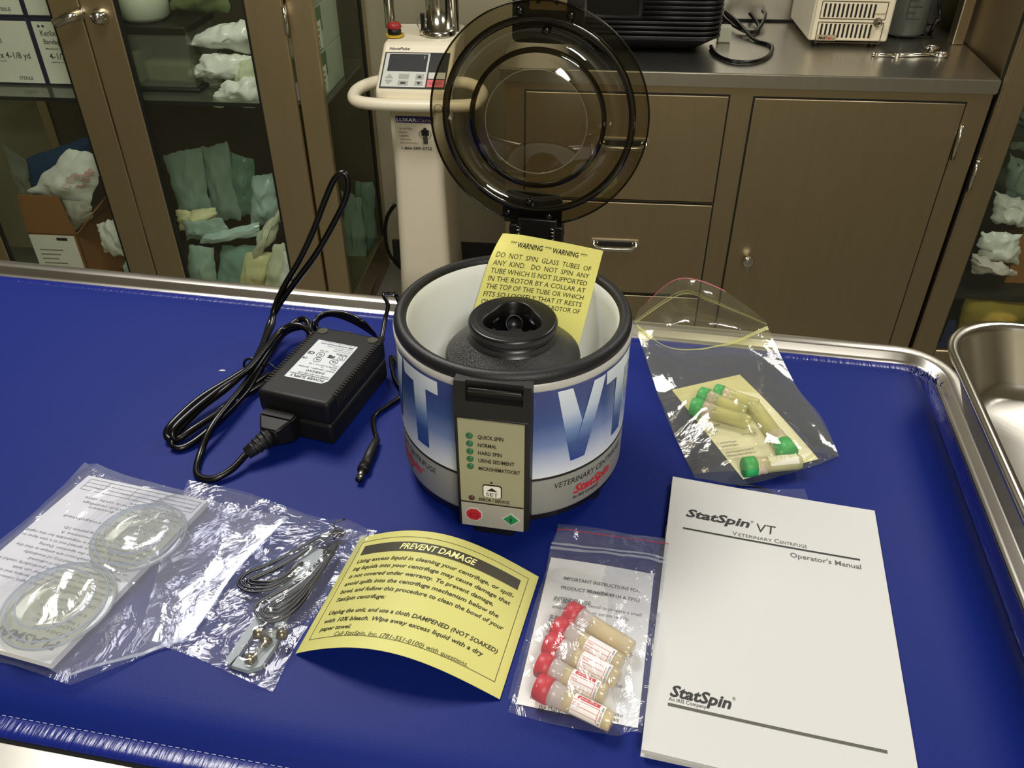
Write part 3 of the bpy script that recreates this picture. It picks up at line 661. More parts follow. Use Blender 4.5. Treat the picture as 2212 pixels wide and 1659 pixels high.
YT = mat('card_reverse_print', '#efeaa0', 0.6)
m.text('PREVENT DAMAGE', YT, lambda a, b: cardf(a, b, .0004), .067, .0789, .0050, w=.0520, bold=.02, shear=.25, align='C')
CI = mat('card_ink', '#2b2812', 0.6)
for s, y, x1 in (('Using excess liquid in cleaning your centrifuge, or spill-', .0695, .1225), ('ing liquids into your centrifuge may cause damage that', .0630, .1220), ('is not covered under warranty. To prevent damage,', .0565, .1120), ('avoid spills into the centrifuge mechanism below the', .0500, .1175), ('bowl, and follow this procedure to clean the bowl of your', .0435, .1230), ('StatSpin centrifuge:', .0370, .0480), ('Unplug the unit, and use a cloth DAMPENED (NOT SOAKED)', .0265, .1240), ('with 10% bleach. Wipe away excess liquid with a dry', .0200, .1165), ('paper towel.', .0140, .0345)):
    m.text(s, CI, cardf, .0112, y, .0031, w=x1-.0112, bold=.018, shear=.22)
m.text('Call StatSpin, Inc. (781-551-0100) with questions.', CI, cardf, .0250, .0110-.0020, .0029, w=.0850, shear=.2)
single(m, 'care_card', 'yellow PREVENT DAMAGE card arched up in front of the centrifuge', 'card', CB[0], YAW_T)

# ------------------------------------------------------------------ printed sheets lying on the table: frame, lettering placed by measured points
class Sheet:
    def __init__(s, o, yaw, w, h, top): s.M = Matrix.Translation(Vector(o)) @ Matrix.Rotation(yaw, 4, 'Z'); s.w, s.h, s.top, s.yaw = w, h, top, yaw; s.inv = s.M.inverted()
    def S(s, u, v): return s.M @ Vector((u*s.w, v*s.h, s.top(u, v)))
    def F(s, x, y, e=.0002): return s.M @ Vector((x, y, s.top(x/s.w, y/s.h)+e))
    def at(s, u, v, z): p = s.inv @ P(u, v, z); return p.x, p.y
    def body(s, m, mt_, th, nu=12, nv=16, m2=None): m.shell(s.S, nu, nv, mt_, lambda u, v: s.M @ Vector((u*s.w, v*s.h, max(.0001, s.top(u, v)-th))), m2=m2)
    def px(s, m, body, mt_, a, b, h, z, **k):
        x0, y0 = s.at(*a, z); x1, y1 = s.at(*b, z); m.text(body, mt_, s.F, x0, (y0+y1)/2, h, w=x1-x0, **k)
mo = (.0673, .2349)
mn = thing('operator_manual', "white stapled Operator's Manual booklet lying on the blue mat", 'booklet', (mo[0], mo[1], 0), math.radians(-13.26))
sh = Sheet((mo[0], mo[1], 0), math.radians(-13.26), .1397, .2159, lambda u, v: .0030 + .0028*(1-u)**2 + .0012*math.exp(-((v-.0)/.12)**2)*(1-u))
m = MB(); sh.body(m, WHITEP, .0006, 20, 24, WHITEP2)
IK = mat('manual_ink', '#2a2a2a', 0.6)
c8 = lambda a, b: (1380+a/2.597, 1020+b/2.597)
sh.px(m, 'StatSpin', IK, c8(262, 250), c8(622, 318), .0075, .004, bold=.03, shear=.25)
sh.px(m, '®', INKG, c8(626, 285), c8(645, 288), .0022, .004)
sh.px(m, 'VT', IK, c8(660, 335), c8(770, 352), .0082, .004, shear=.1)
x0, y0 = sh.at(*c8(247, 302), .004); x1, y1 = sh.at(*c8(1246, 508), .004); m.line(IK, sh.F, x0, (y0+y1)/2, x1, (y0+y1)/2, .0015, n=8); yl = (y0+y1)/2
x0, _ = sh.at(*c8(524, 345), .004); x1, _ = sh.at(*c8(945, 430), .004); m.text('V', INKG, sh.F, x0, yl+.0022, .0036); m.text('ETERINARY', INKG, sh.F, x0+.0040, yl+.0022, .0028, w=.0220)
m.text('C', INKG, sh.F, x0+.0275, yl+.0022, .0036); m.text('ENTRIFUGE', INKG, sh.F, x0+.0312, yl+.0022, .0028, w=x1-x0-.0312)
x0, _ = sh.at(*c8(850, 475), .004); x1, _ = sh.at(*c8(1252, 555), .004); m.text("Operator's Manual", mat('manual_grey', '#606060', 0.6), sh.F, x0, yl-.0082, .0040, w=x1-x0, bold=.012)
sh.px(m, 'StatSpin', IK, c8(172, 1258), c8(520, 1326), .0072, .005, bold=.03, shear=.25)
sh.px(m, '®', INKG, c8(524, 1282), c8(542, 1284), .0022, .004)
sh.px(m, 'An IRIS Company', IK, c8(166, 1283), c8(378, 1328), .0023, .005)
x0, y0 = sh.at(*c8(162, 1298), .005); x1, y1 = sh.at(*c8(1398, 1573), .004); m.line(INKG, sh.F, x0, (y0+y1)/2, x1, (y0+y1)/2, .0019, n=8)
m.build('cover', mn)
sh2 = Sheet((mo[0], mo[1], 0), sh.yaw, .1388, .2150, lambda u, v: sh.top(u, v)-.0008)
m = MB(); sh2.body(m, WHITEP2, .0021, 10, 12); m.build('pages', mn)
sh3 = Sheet((mo[0], mo[1], 0), sh.yaw, .1397, .2159, lambda u, v: .0006)
m = MB(); sh3.body(m, WHITEP, .0005, 4, 4); m.build('back_cover', mn)
for v in (.28, .72):
    m = MB(); m.tube([sh.M @ Vector((-.0004, v*.2159+t*.012, sh.top(0, v)-.0014)) for t in (0, .5, 1)], .0004, CHROME, 6); m.build('staple', mn)

# ------------------------------------------------------------------ clear bags
def cgrid(rows):                                      # rows of control points -> smooth sheet fn(u, v)
    R = [[P(*q) if len(q) == 3 else q for q in r] for r in rows]
    def cr(a, b, c, d, t): return 0.5*((2*b) + (c-a)*t + (2*a-5*b+4*c-d)*t*t + (3*b-a-3*c+d)*t**3)
    def line(pts, t):
        n = len(pts)-1; i = min(int(t*n), n-1); f = t*n-i; g = lambda k: pts[max(0, min(n, k))]
        a, d = (g(i-1) if i > 0 else g(0)*2-g(1)), (g(i+2) if i+2 <= n else g(n)*2-g(n-1))
        return cr(a, g(i), g(i+1), d, f)
    return lambda u, v: line([line(r, u) for r in R], v)
def segd(p, a, b):
    ab = (b-a); ab = Vector((ab.x, ab.y)); ap = Vector((p.x-a.x, p.y-a.y)); t = max(0, min(1, ap.dot(ab)/max(1e-9, ab.length_squared)))
    return (ap-ab*t).length
def drape(fn, over, amp=.0012, sc=55.0, seed=0.0, slope=.55):
    def f(u, v):
        p = fn(u, v); z = p.z
        for a, b, r, h in over:
            d = segd(p, a, b); z = max(z, h - max(0, d-r)*slope)
        e = min(1, 14*min(u, 1-u), 14*min(v, 1-v))
        n = abs(mnoise.noise(Vector((p.x*sc, p.y*sc, seed))))*1.3 + .8*abs(mnoise.noise(Vector((p.x*sc*2.3+5, p.y*sc*1.1, seed+3))))
        return Vector((p.x, p.y, max(.0008, z) + amp*n*(.35+.65*e)))
    return f
def ribbon(m, fn, mt_, v0, v1, n=40, e=.0006, u0=0, u1=1): m.grid(lambda a, b: fn(u0+(u1-u0)*a, v0+(v1-v0)*b) + Vector((0, 0, e)), n, 2, mt_)
def tube_thing(name, label, a, b, r, group, capm, bodym, labels=None, tint=None, capf=.20):
    """a lidded microtube lying from cap end a to tip b"""
    ax = (b-a); L = ax.length; t = thing(name, label, 'sample tube', a, 0, group)
    X = ax.normalized(); T = frame(a, X, EZ.cross(X)); Q = T @ Matrix.Rotation(PI/2, 4, 'Y')   # local z of Q runs from a to b
    m = MB(Q); cL = capf*L
    m.lathe([(.0001, 0), (r*.92, 0), (r*1.06, r*.14), (r*1.08, cL*.5), (r*1.08, cL), (r*.9, cL)], capm, 24)
    m.build('cap', t)
    m = MB(Q); m.lathe([(r*.95, cL*.95), (r*1.0, cL*1.05), (r*1.0, cL*1.25), (r*.93, cL*1.35), (r*.92, cL*1.9)], TUBEN, 24); m.lathe([(r*.92, cL*1.9), (r*.87, cL*2.0), (r*.82, L*.90), (r*.78, L*.985), (r*.70, L), (.0001, L)], bodym, 24); m.build('tube_body', t)
    if tint:
        m = MB(Q); m.lathe([(.0001, cL*2.1), (r*.70, cL*2.1), (r*.68, L*.80), (.0001, L*.84)], tint, 16); m.build('serum_gel', t)
    if labels: labels(t, Q, r, L)
    return t
# red-capped tubes in a zip bag
c7 = lambda a, b: (1080+a/3.455, 1120+b/3.455)
GEL = mat('pale_gel', '#e8d6a6', 0.5)
rsO = P(*c7(120, 1380), .0015); rsX = P(*c7(1030, 1560), .0015); rsT = P(*c7(400, 290), .0015)
rs_w = (rsX-rsO).length; rs_h = (rsT-rsO).length; rs_yaw = math.atan2((rsX-rsO).y, (rsX-rsO).x)
rs = Sheet((rsO.x, rsO.y, 0), rs_yaw, rs_w, rs_h, lambda u, v: .0012+.0008*math.sin(PI*u)*v)
m = MB(); rs.body(m, WHITE_LIT, .0003, 12, 14)
GI = mat('sheet_ink', '#6a6a68', 0.7)
for s, a, b, h, bd in (('IMPORTANT INSTRUCTIONS FOR', (475, 452), (1046, 553), .0026, .02), ('MicroTubes', (650, 548), (852, 585), .0024, .02), ('PRODUCT NUMBER TP1H & TP1U', (455, 522), (1042, 622), .0026, .02), ('INTENDED USE', (408, 585), (672, 662), .0026, .02),
    ('For centrifuging blood to prepare a small', (398, 615), (1055, 728), .0025, 0), ('amount of plasma or serum rapidly.', (390, 655), (965, 770), .0025, 0), ('SUMMARY AND PRINCIPAL', (372, 728), (865, 838), .0026, .02), ('StatSpin MicroTubes, product number', (362, 768), (945, 878), .0024, 0), ('TP1H and TP1U, are designed', (356, 805), (910, 900), .0024, 0), ('collection', (345, 842), (480, 870), .0024, 0), ('plasma.', (335, 880), (450, 905), .0024, 0), ('Th', (330, 915), (370, 925), .0024, 0)):
    rs.px(m, s, GI, c7(*a), c7(*b), h, .002, bold=bd)
for s, a, b in (('P', (232, 1300), (246, 1302)), ('1.', (225, 1340), (245, 1342)), ('Transfer up to', (310, 1365), (520, 1405)), ('into', (850, 1468), (915, 1478)), ('the MicroTube and rotor', (290, 1405), (720, 1500)), ('place', (830, 1505), (885, 1512)), ('MicroTube into', (285, 1440), (560, 1490)), ('tubes', (845, 1250), (915, 1262)), ('spin', (950, 1020), (1012, 1032)), ('of', (950, 945), (975, 948))):
    rs.px(m, s, mat('sheet_ink_dark', '#3c3c3c', 0.7), c7(*a), c7(*b), .0026, .002)
single(m, 'instruction_sheet', 'folded white MicroTubes instruction sheet under the red-capped tubes', 'leaflet', rsO, rs_yaw)
LW = mat('tube_label_white', '#f4efe8', 0.5); LPK = mat('tube_label_pink', '#f0c9b2', 0.5); LRD = mat('tube_label_red', '#d2323a', 0.5)
def red_label(kind):
    def f(t, Q, r, L):
        m = MB(Q); R_ = r*.885; z0, z1 = L*.50, L*.90
        def G(x, y, e=0): a = y; return Vector(((R_+e)*math.cos(a), (R_+e)*math.sin(a), z0+(z1-z0)*x))
        # label wraps part of the tube; angle pi is straight up
        n = 16; A0, A1 = PI+1.55, PI-.60
        m.grid(lambda u, v: G(u, A0+(A1-A0)*v), 4, n, LW if kind != 2 else LPK)
        def box_(x0, x1, v0, v1, mt_, e): m.grid(lambda u, v: G(x0+(x1-x0)*u, A0+(A1-A0)*(v0+(v1-v0)*v), e), 2, 8, mt_)
        if kind in (3, 4): box_(.10, .82, .74, .93, LRD, .0001); m.text('Serum Z/1.3' if kind == 3 else 'Serum Z/1.3', LW, lambda x, y: G(x, A0+(A1-A0)*y, .0002), .18, .79, .085, w=.52, bold=.01)
        if kind in (0, 1): m.text('Name', LRD, lambda x, y: G(x, A0+(A1-A0)*y, .0002), .06, .55, .07, w=.2); m.text('Date', LRD, lambda x, y: G(x, A0+(A1-A0)*y, .0002), .06, .30, .07, w=.18)
        else: m.text('Name', LRD, lambda x, y: G(x, A0+(A1-A0)*y, .0002), .05, .50, .07, w=.2)
        for v in (.66, .44, .22): box_(.02, .84, v, v+.018, LRD, .00012)
        box_(.84, .855, .1, .70, LRD, .00012)
        m.text({0: '2007-09', 1: '2280102093998R', 2: '2280102093998R', 3: '2007-09', 4: 'R 2007-09'}[kind], INK, lambda x, y: G(.97-y, A0+(A1-A0)*x, .0002), .08, 0.0, .065, w=.75)
        m.build('tube_label', t)
    return f
TUB = []
for k, (a, b) in enumerate((((500, 690), (985, 980)), ((405, 805), (905, 1090)), ((345, 925), (880, 1205)), ((285, 1080), (790, 1320)), ((270, 1245), (835, 1520)))):
    z = .0095
    A, B = P(*c7(*a), z), P(*c7(*b), z*.9); TUB.append((A, B))
    tube_thing('sample_tube', ['red-capped sample tube nearest the sheet heading, topmost of the five in the zip bag', 'second red-capped tube from the top, with Name and Date lines on its label', 'middle red-capped tube of the five, with a pink scale label', 'fourth red-capped tube from the top, with a red Serum strip', 'bottom red-capped tube of the five, nearest the lower edge of the sheet'][k], A, B, .0070, 'red-capped tubes in the zip bag', CAPR, TUBEP if k else TUBEP, red_label([0, 0, 1, 3, 4][k]) if k else None, GEL)
ov = [(a, b, .006, .0185) for a, b in TUB]
bf = drape(cgrid([[(*c7(62, 1440), .0012), (*c7(400, 1530), .0015), (*c7(720, 1590), .0015), (*c7(1050, 1650), .0012)],
                  [(*c7(150, 1130), .002), (*c7(450, 1100), .0055), (*c7(800, 1150), .0055), (*c7(1125, 1200), .0045)],
                  [(*c7(240, 780), .0035), (*c7(520, 760), .0055), (*c7(860, 780), .0055), (*c7(1180, 830), .0045)],
                  [(*c7(330, 450), .0035), (*c7(590, 420), .0055), (*c7(900, 440), .0055), (*c7(1222, 500), .006)],
                  [(*c7(375, 225), .0035), (*c7(650, 255), .004), (*c7(950, 290), .004), (*c7(1240, 340), .0075)],
                  [(*c7(425, 88), .004), (*c7(690, 120), .004), (*c7(980, 160), .0045), (*c7(1262, 198), .0085)],
                  [(*c7(432, 40), .004), (*c7(700, 68), .004), (*c7(990, 120), .0045), (*c7(1240, 150), .0085)]]), ov, .0022, 34, 1.0, .45)
bg_ = thing('zip_bag', 'clear zip bag with red line holding five red-capped tubes beside the manual', 'plastic bag', P(*c7(600, 900)))
m = MB(); m.grid(bf, 56, 72, FILM); m.grid(lambda u, v: (lambda p: Vector((p.x, p.y, .0006 if p.x < .06 else min(p.z-.0006, .0075))))(bf(u, v)), 12, 12, FILM, flip=True); m.build('film', bg_)
m = MB(); ribbon(m, bf, ZIPW, .655, .675, e=.0012); ribbon(m, bf, ZIPW, .690, .705, e=.0012); m.build('zip_seal', bg_)
m = MB(); ribbon(m, bf, REDM, .826, .834, e=.0009); m.build('red_line', bg_)

# green-capped tubes in a standing zip bag
c3 = lambda a, b: (1340+a/3.318, 580+b/3.318)
gO, gX, gT = P(*c3(880, 1510), .0012), P(*c3(1420, 1365), .0012), P(*c3(370, 870), .0012)
gs = Sheet((gO.x, gO.y, 0), math.atan2((gX-gO).y, (gX-gO).x), (gX-gO).length, (gT-gO).length, lambda u, v: .0012+.002*math.sin(PI*v)*u)
GSK = gs.inv @ gT; GSX = gs.inv @ gX
gs.S = lambda u, v, s=gs: s.M @ Vector((u*s.w + v*GSK.x, v*GSK.y, s.top(u, v)))
gs.body = lambda m, mt_, th: m.shell(gs.S, 10, 12, mt_, lambda u, v: gs.S(u, v)-Vector((0, 0, .0003)))
gs.F = lambda x, y, e=.0002: gs.M @ Vector((x, y, gs.top(.3, .5)+e+.001))
m = MB(); gs.body(m, mat('cream_paper', '#e2decb', 0.6), .0003)
def gpx(s, a, b, h, bold=0.0):
    A, B = P(*c3(*a), .003), P(*c3(*b), .003); d = (B-A); l = d.length; X = d.normalized(); Y = EZ.cross(X)
    m.text(s, GI, lambda x, y: A+X*x+Y*y+Vector((0, 0, .0006)), 0, 0, h, w=l, bold=bold)
gpx('INTENDED USE', (520, 1055), (700, 1030), .0021, .02); gpx('For centrifuging', (540, 1080), (740, 1052), .0020); gpx('SUMMARY', (595, 1150), (720, 1130), .0022, .02); gpx('TP1H', (625, 1190), (700, 1178), .0022, .02)
gpx('Centrifuge', (700, 1265), (835, 1245), .0022, .01); gpx('centrifuges', (715, 1290), (850, 1270), .0021); gpx('ANTICOAGULANT', (755, 1335), (965, 1300), .0022, .02); gpx('TP1H MicroTubes', (770, 1358), (975, 1325), .0021); gpx('signed for use', (870, 1200), (975, 1185), .0020)
single(m, 'instruction_sheet', 'cream instruction sheet under the green-capped tubes in the standing bag', 'leaflet', gO, gs.yaw)
GG = []
for k, (a, b) in enumerate((((505, 985), (930, 1105)), ((560, 905), (900, 1030)), ((670, 885), (985, 985)), ((1215, 1335), (950, 975)), ((880, 1425), (1290, 1385)))):
    A, B = P(*c3(*a), .0095), P(*c3(*b), .0090); GG.append((A, B))
    def glab(t, Q, r, L, k=k):
        if k != 4: return
        m = MB(Q); R_ = r*.885
        G = lambda u, v: Vector((R_*math.cos(PI-1+2*v), R_*math.sin(PI-1+2*v), L*(.42+.5*u)))
        m.grid(G, 4, 12, mat('tube_label_grey', '#e4e2d6', 0.5))
        for q in range(5): m.grid(lambda u, v: (lambda p: Vector((p.x*1.01, p.y*1.01, p.z)))(G(.1+.16*q+.012*u, .3+.3*v)), 1, 3, INKL)
        m.build('tube_label', t)
    tube_thing('sample_tube', ['green-capped sample tube at the left edge of the cream sheet', 'green-capped tube lying between the leftmost one and the one at the top of the sheet', 'green-capped tube nearest the top edge of the cream sheet', 'green-capped tube turned cap downwards, in the right of the standing bag', 'green-capped tube with a scale label at the lower edge of the cream sheet'][k], A, B, .0070, 'green-capped tubes in the standing bag', CAPG, TUBEG, glab, mat('pale_yellow_gel', '#ddd59a', 0.5))
far = cgrid([[(1500, 1030, .001), (1600, 1046, .001), (1700, 1024, .001), (1812, 985, .002)], [(1452, 930, .002), (1560, 935, .001), (1660, 925, .001), (1772, 905, .003)], [(1420, 850, .004), (1520, 810, .004), (1620, 812, .004), (1718, 832, .006)],
             [(1385, 745, .012), (1480, 705, .024), (1570, 705, .024), (1672, 738, .018)], [(1372, 697, .020), (1470, 636, .052), (1535, 652, .050), (1656, 702, .028)], [(1380, 668, .028), (1462, 603, .064), (1552, 622, .060), (1652, 690, .034)]])
ovg = [(a, b, .006, .0180) for a, b in GG]
nearf = drape(cgrid([[(1500, 1030, .0015), (1600, 1048, .0015), (1700, 1026, .0015), (1813, 986, .0025)], [(1452, 930, .004), (1560, 930, .016), (1660, 920, .016), (1773, 900, .006)], [(1420, 850, .008), (1520, 810, .020), (1620, 810, .020), (1718, 830, .010)], [(1374, 700, .0205), (1448, 752, .018), (1560, 745, .024), (1656, 704, .0285)]]), ovg, .0020, 24, 4.0, .5)
def farw(u, v):
    p = far(u, v); n = abs(mnoise.noise(Vector((p.x*42, p.y*42, p.z*42)))); return p + Vector((0, -.002*n, .002*n*(v > .3)))
gb = thing('zip_bag', 'clear zip bag standing half open with green-capped tubes inside', 'plastic bag', P(1600, 950))
m = MB(); m.grid(farw, 48, 64, FILM_YEL); lab(m.build('film', gb), 'far sheet of the bag')
m = MB(); m.grid(nearf, 64, 64, FILM_YEL); lab(m.build('film', gb), 'near sheet of the bag, sagging at its mouth')
m = MB(); ribbon(m, farw, ZIPY, .786, .800, e=.0008); ribbon(m, farw, ZIPY, .810, .818, e=.0008); ribbon(m, nearf, ZIPY, .975, .995, e=.0008); m.build('zip_seal', gb)
m = MB(); ribbon(m, farw, mat('red_line_faded', '#b5606a', 0.5), .982, .996, e=.0004, u0=.08, u1=.72); m.build('red_line', gb)
# flat bag under the manual
fl = cgrid([[(1600, 1110, .0015), (1680, 1110, .0015), (1765, 1112, .0015)], [(1600, 1075, .0015), (1690, 1082, .0015), (1752, 1085, .003)], [(1610, 1052, .0015), (1680, 1055, .004), (1738, 1058, .005)]])
fp = thing('flat_bag', 'corner of an empty clear bag sticking out from under the manual', 'plastic bag', P(1690, 1080)); m = MB()
m.grid(lambda u, v: (lambda p: Vector((p.x, p.y, .0006 if v < .55 else .0006+(v-.55)*.012*u)))(fl(u, v)), 14, 14, FILM); m.build('film', fp)
m = MB(); m.tube([Vector((*P(1590, 1050)[:2], .0009)), Vector((*P(1630, 1053)[:2], .0012)), Vector((*P(1665, 1066)[:2], .0009))], .0006, BLACK, 6, sub=5); m.build('drawstring', fp)

# ------------------------------------------------------------------ bag with spare fuses, cords and grey plastic key
c5 = lambda a, b: (380+a/3.456, 1020+b/3.456)
kA, kB = P(*c5(1065, 580), .003), P(*c5(470, 1470), .003)
kx = (kB-kA).normalized(); KT = frame(kA, kx, EZ.cross(kx)); KL = (kB-kA).length
GREY = mat('grey_plastic', '#8f999b', 0.45)
m = MB(KT)
hw = .0072
m.prism([(0, -hw), (.004, -hw-.001), (KL*.62, -hw-.001), (KL*.62, hw+.001), (.004, hw+.001), (0, hw)], -.0018, .0015, GREY)
m.prism([(KL*.60, -.010), (KL*.86, -.010), (KL*.97, -.010), (KL, -.006), (KL, -.0045), (KL*.66, -.0045), (KL*.60, -.003)], -.0018, .0015, GREY)
m.prism([(KL*.60, .003), (KL*.66, .0045), (KL*.78, .0045), (KL*.93, .0045), (KL*.93, -.0050), (KL, -.0060), (KL, .006), (KL*.95, .012), (KL*.80, .0125), (KL*.60, .0085)], -.0018, .0015, GREY)
single(m, 'plastic_key', 'flat grey plastic key with an open end in the small parts bag', 'plastic key', kA)
BRASS = mat('fuse_cap', '#9a8a64', 0.3, 1.0); FG = clear('fuse_glass', '#f0f2ee', '#d8dcd8', 0.12, 0.05)
for k, (a, b, l) in enumerate((((585, 1205), (825, 1212), 'glass fuse with brass caps lying across the grey key'), ((690, 1240), (535, 1420), 'glass fuse with brass caps lying along the open end of the grey key'))):
    A, B = P(*c5(*a), .0085-.002*k), P(*c5(*b), .0085-.002*k); d = B-A; t = thing('glass_fuse', l, 'fuse', A, 0, 'spare fuses in the parts bag')
    m = MB(); m.tube([A, A+d*.27], .0032, BRASS, 18); m.build('end_cap', t)
    m = MB(); m.tube([B-d*.27, B], .0032, BRASS, 18); m.build('end_cap', t)
    m = MB(); m.tube([A+d*.25, B-d*.25], .0027, FG, 18); m.build('glass_body', t)
    m = MB(); m.tube([A+d*.2, B-d*.2], .0003, BRASS, 5); m.build('fuse_wire', t)
CW_ = mat('thin_black_cord', '#16161a', 0.3)
def hank(name, label, spine, n, spread, zb, tie):
    t = thing(name, label, 'cord', P(*c5(*spine[0]), 0), 0, 'black cord hanks in the parts bag'); m = MB(); pts = []
    S = [P(*c5(*q), zb) for q in spine]; k = len(S)
    for i in range(n):
        off = (i-(n-1)/2)*spread; q = []
        for j, p in enumerate(S):
            tn = (S[min(j+1, k-1)]-S[max(j-1, 0)]).normalized(); nn = EZ.cross(tn)
            q.append(p + nn*(off*math.sin(PI*(j+.35)/(k-.3))) + Vector((0, 0, .0012*math.sin(i*2.1))))
        pts += q if i % 2 == 0 else q[::-1]
    m.tube(pts, .00085, CW_, 6, sub=6); m.build('strands', t)
    m = MB(); c = P(*c5(*tie), zb); m.tube([c+Vector((.0035*math.cos(a), .0, .0032*math.sin(a))) for a in [i*PI/6 for i in range(12)]], .0008, CW_, 6, closed=True); m.tube([c, c+Vector((-.004, .006, .003)), c+Vector((.003, .009, .004))], .0006, CW_, 5, sub=3); m.build('tie', t)
hank('cord_hank', 'upper hank of thin black cord curving left past the grey key', [(1240, 450), (1150, 465), (980, 560), (760, 690), (560, 775), (515, 820), (560, 855), (700, 850), (830, 790), (930, 690)], 5, .0022, .006, (1215, 455))
hank('cord_hank', 'lower hank of thin black cord lying along the grey key', [(1200, 540), (1120, 640), (1000, 780), (880, 880), (740, 960), (660, 1020), (690, 1060), (800, 1040), (920, 940), (1010, 830), (1150, 640)], 6, .0024, .0085, (1145, 600))
pf = drape(cgrid([[(300, 1380, .001), (*c5(110, 1370), .001), (*c5(420, 1500), .0015), (*c5(722, 1640), .0012)], [(330, 1270, .001), (*c5(250, 1020), .003), (*c5(560, 1150), .004), (*c5(900, 1270), .002)], [(365, 1150, .001), (*c5(440, 620), .003), (*c5(800, 750), .005), (*c5(1180, 860), .0025)], [(406, 1037, .004), (*c5(520, 150), .003), (*c5(1000, 320), .003), (*c5(1503, 440), .006)]]),
     [(kA, kB, .008, .0065), (P(*c5(1240, 450), .006), P(*c5(900, 600), .006), .006, .011), (P(*c5(1150, 600), .009), P(*c5(680, 1040), .009), .006, .0125), (P(*c5(590, 1205), .006), P(*c5(820, 1212), .006), .004, .0125), (P(*c5(690, 1240), .006), P(*c5(540, 1420), .006), .004, .0105)], .0018, 62, 9.0, .6)
pb = thing('parts_bag', 'crinkled clear bag with fuses, black cord hanks and a grey key', 'plastic bag', P(560, 1300))
m = MB(); m.grid(pf, 72, 72, FILM); m.grid(lambda u, v: (lambda p: Vector((p.x, p.y, .0006)))(pf(u, v)), 10, 10, FILM, flip=True); m.build('film', pb)
# ------------------------------------------------------------------ rotor bag at the left
c4 = lambda a, b: (a/3.191, 980+b/3.191)
bFL, bFR, bNR = P(*c4(610, 150), .007), P(*c4(1430, 325), .007), P(*c4(345, 1450), .007)
X_ = (bFR-bFL); Y_ = (bNR-bFR)
BKO = bNR                                            # the booklet's own upper left: read from its far side
yaw_b = math.atan2(-X_.y, -X_.x)
bk = Sheet((bFR.x, bFR.y, 0), yaw_b, X_.length, Y_.length, lambda u, v: .007)
sk = bk.inv @ bNR
bk.S = lambda u, v: bk.M @ Vector((u*bk.w + v*sk.x, v*sk.y, .0070))
m = MB(); m.shell(bk.S, 6, 6, WHITE_LIT, lambda u, v: bk.S(u, v) - Vector((0, 0, .0045)), m2=WHITE_LIT)
bt = thing('rotor_leaflet', 'white upside-down instruction leaflet under two clear rotors in the left bag', 'leaflet', bFR, 0)
hh = abs(sk.y); sg = 1 if sk.y > 0 else -1
def bkF(x, y): return bk.M @ Vector((x + sk.x*y/hh, sg*y, .00725))
def bkt(s, x, y, h, w=None, **k): m.text(s, GI, bkF, x, y, h, w=w, **k)
BW = bk.w
m.text('PLASMAROTOR', mat('leaflet_head', '#6f6f70', 0.7), bkF, BW*.06, hh*.900, .0062, w=BW*.80, bold=.02)
for y, s, w in ((.80, '1 bag, 10 rotors', .3), (.755, '& stoppers per carton', .34), (.86, 'RD01-10', .25), (.825, 'RD01-10C', .3), (.705, 'DESCRIPTION', .28), (.665, 'StatSpin PlasmaRotors provide a rapid, convenient and', .92), (.635, 'efficient means to separate blood sample and contain', .92), (.605, 'an inexpensive rotor designed for use with', .76), (.575, 'StatSpin centrifuges. They are particularly useful in', .92), (.545, '"stat" situations required for traditional', .72), (.515, 'centrifugation. The availability of medically', .80), (.485, 'important data. PlasmaRotors are unique in that the', .90), (.455, 'separation is visible to the operator. During', .76), (.425, 'or spinning the sample is spread out in a thin layer at', .94), (.395, 'high rotational speed and is responsible for the rapid', .94), (.365, 'separation. Plasma can be recovered. A', .70), (.335, 'space is provided for writing patient I.D.', .72), (.270, 'Use 1 mL of anti-coagulated', .80), (.245, 'INSTRUCTIONS FOR USE', .42), (.190, '1. Place rotor firmly in a downward', .70), (.165, 'position. Close the StatSpin centrifuge', .78), (.135, 'and select appropriate cycle time', .80), (.115, '2. Press to start', .45)):
    bkt(s, BW*.05, hh*y, .0021, w=BW*w)
for q in ((.03, .02, .95, .02), (.03, .045, .95, .045), (.03, .07, .95, .07), (.03, .095, .95, .095), (.03, .02, .03, .095), (.3, .02, .3, .095), (.55, .02, .55, .095), (.78, .02, .78, .095), (.95, .02, .95, .095)): m.line(INKL, bkF, BW*q[0], hh*q[1], BW*q[2], hh*q[3], .0004)
for s, x, y in (('Model', .05, .068), ('Blood', .32, .068), ('Cycle', .57, .068), ('Time', .8, .068)): bkt(s, BW*x, hh*y, .0017)
m.build('printed_page', bt)
for k, (c, r, l) in enumerate((((955, 565), 290, 'clear plastic rotor on the far half of the leaflet in the left bag'), ((400, 1035), 325, 'clear plastic rotor on the near half of the leaflet in the left bag'))):
    C = P(*c4(*c), .013); R_ = r/3.191*(C-CO).length/FPX
    t = thing('plasma_rotor', l, 'clear rotor', (C.x, C.y, .0078), .4+k, 'clear rotors in the left bag'); T = WM[t.name]
    m = MB(T); m.lathe([(.0001, .0004), (R_*.55, .0004), (R_*.93, .0022), (R_, .0045), (R_*.99, .0052), (R_*.92, .0050), (R_*.80, .0066), (R_*.62, .0100), (R_*.50, .0108), (R_*.36, .0100), (R_*.30, .0080), (R_*.28, .0062), (.0001, .0058)], CLEARP, 56); m.build('shell', t)
    m = MB(T); m.lathe([(R_*.30, .0030), (R_*.34, .0085), (R_*.40, .0090)], CLEARP, 40); m.build('inner_cup', t)
    m = MB(T)
    for q in (.97, .86, .66): m.tube([(R_*q*math.cos(2*PI*i/60), R_*q*math.sin(2*PI*i/60), .0050+(.97-q)*.018) for i in range(60)], .0006, ZIPW, 5, closed=True)
    m.build('rib', t)
D1, D2 = P(*c4(955, 565), .013), P(*c4(400, 1035), .013)
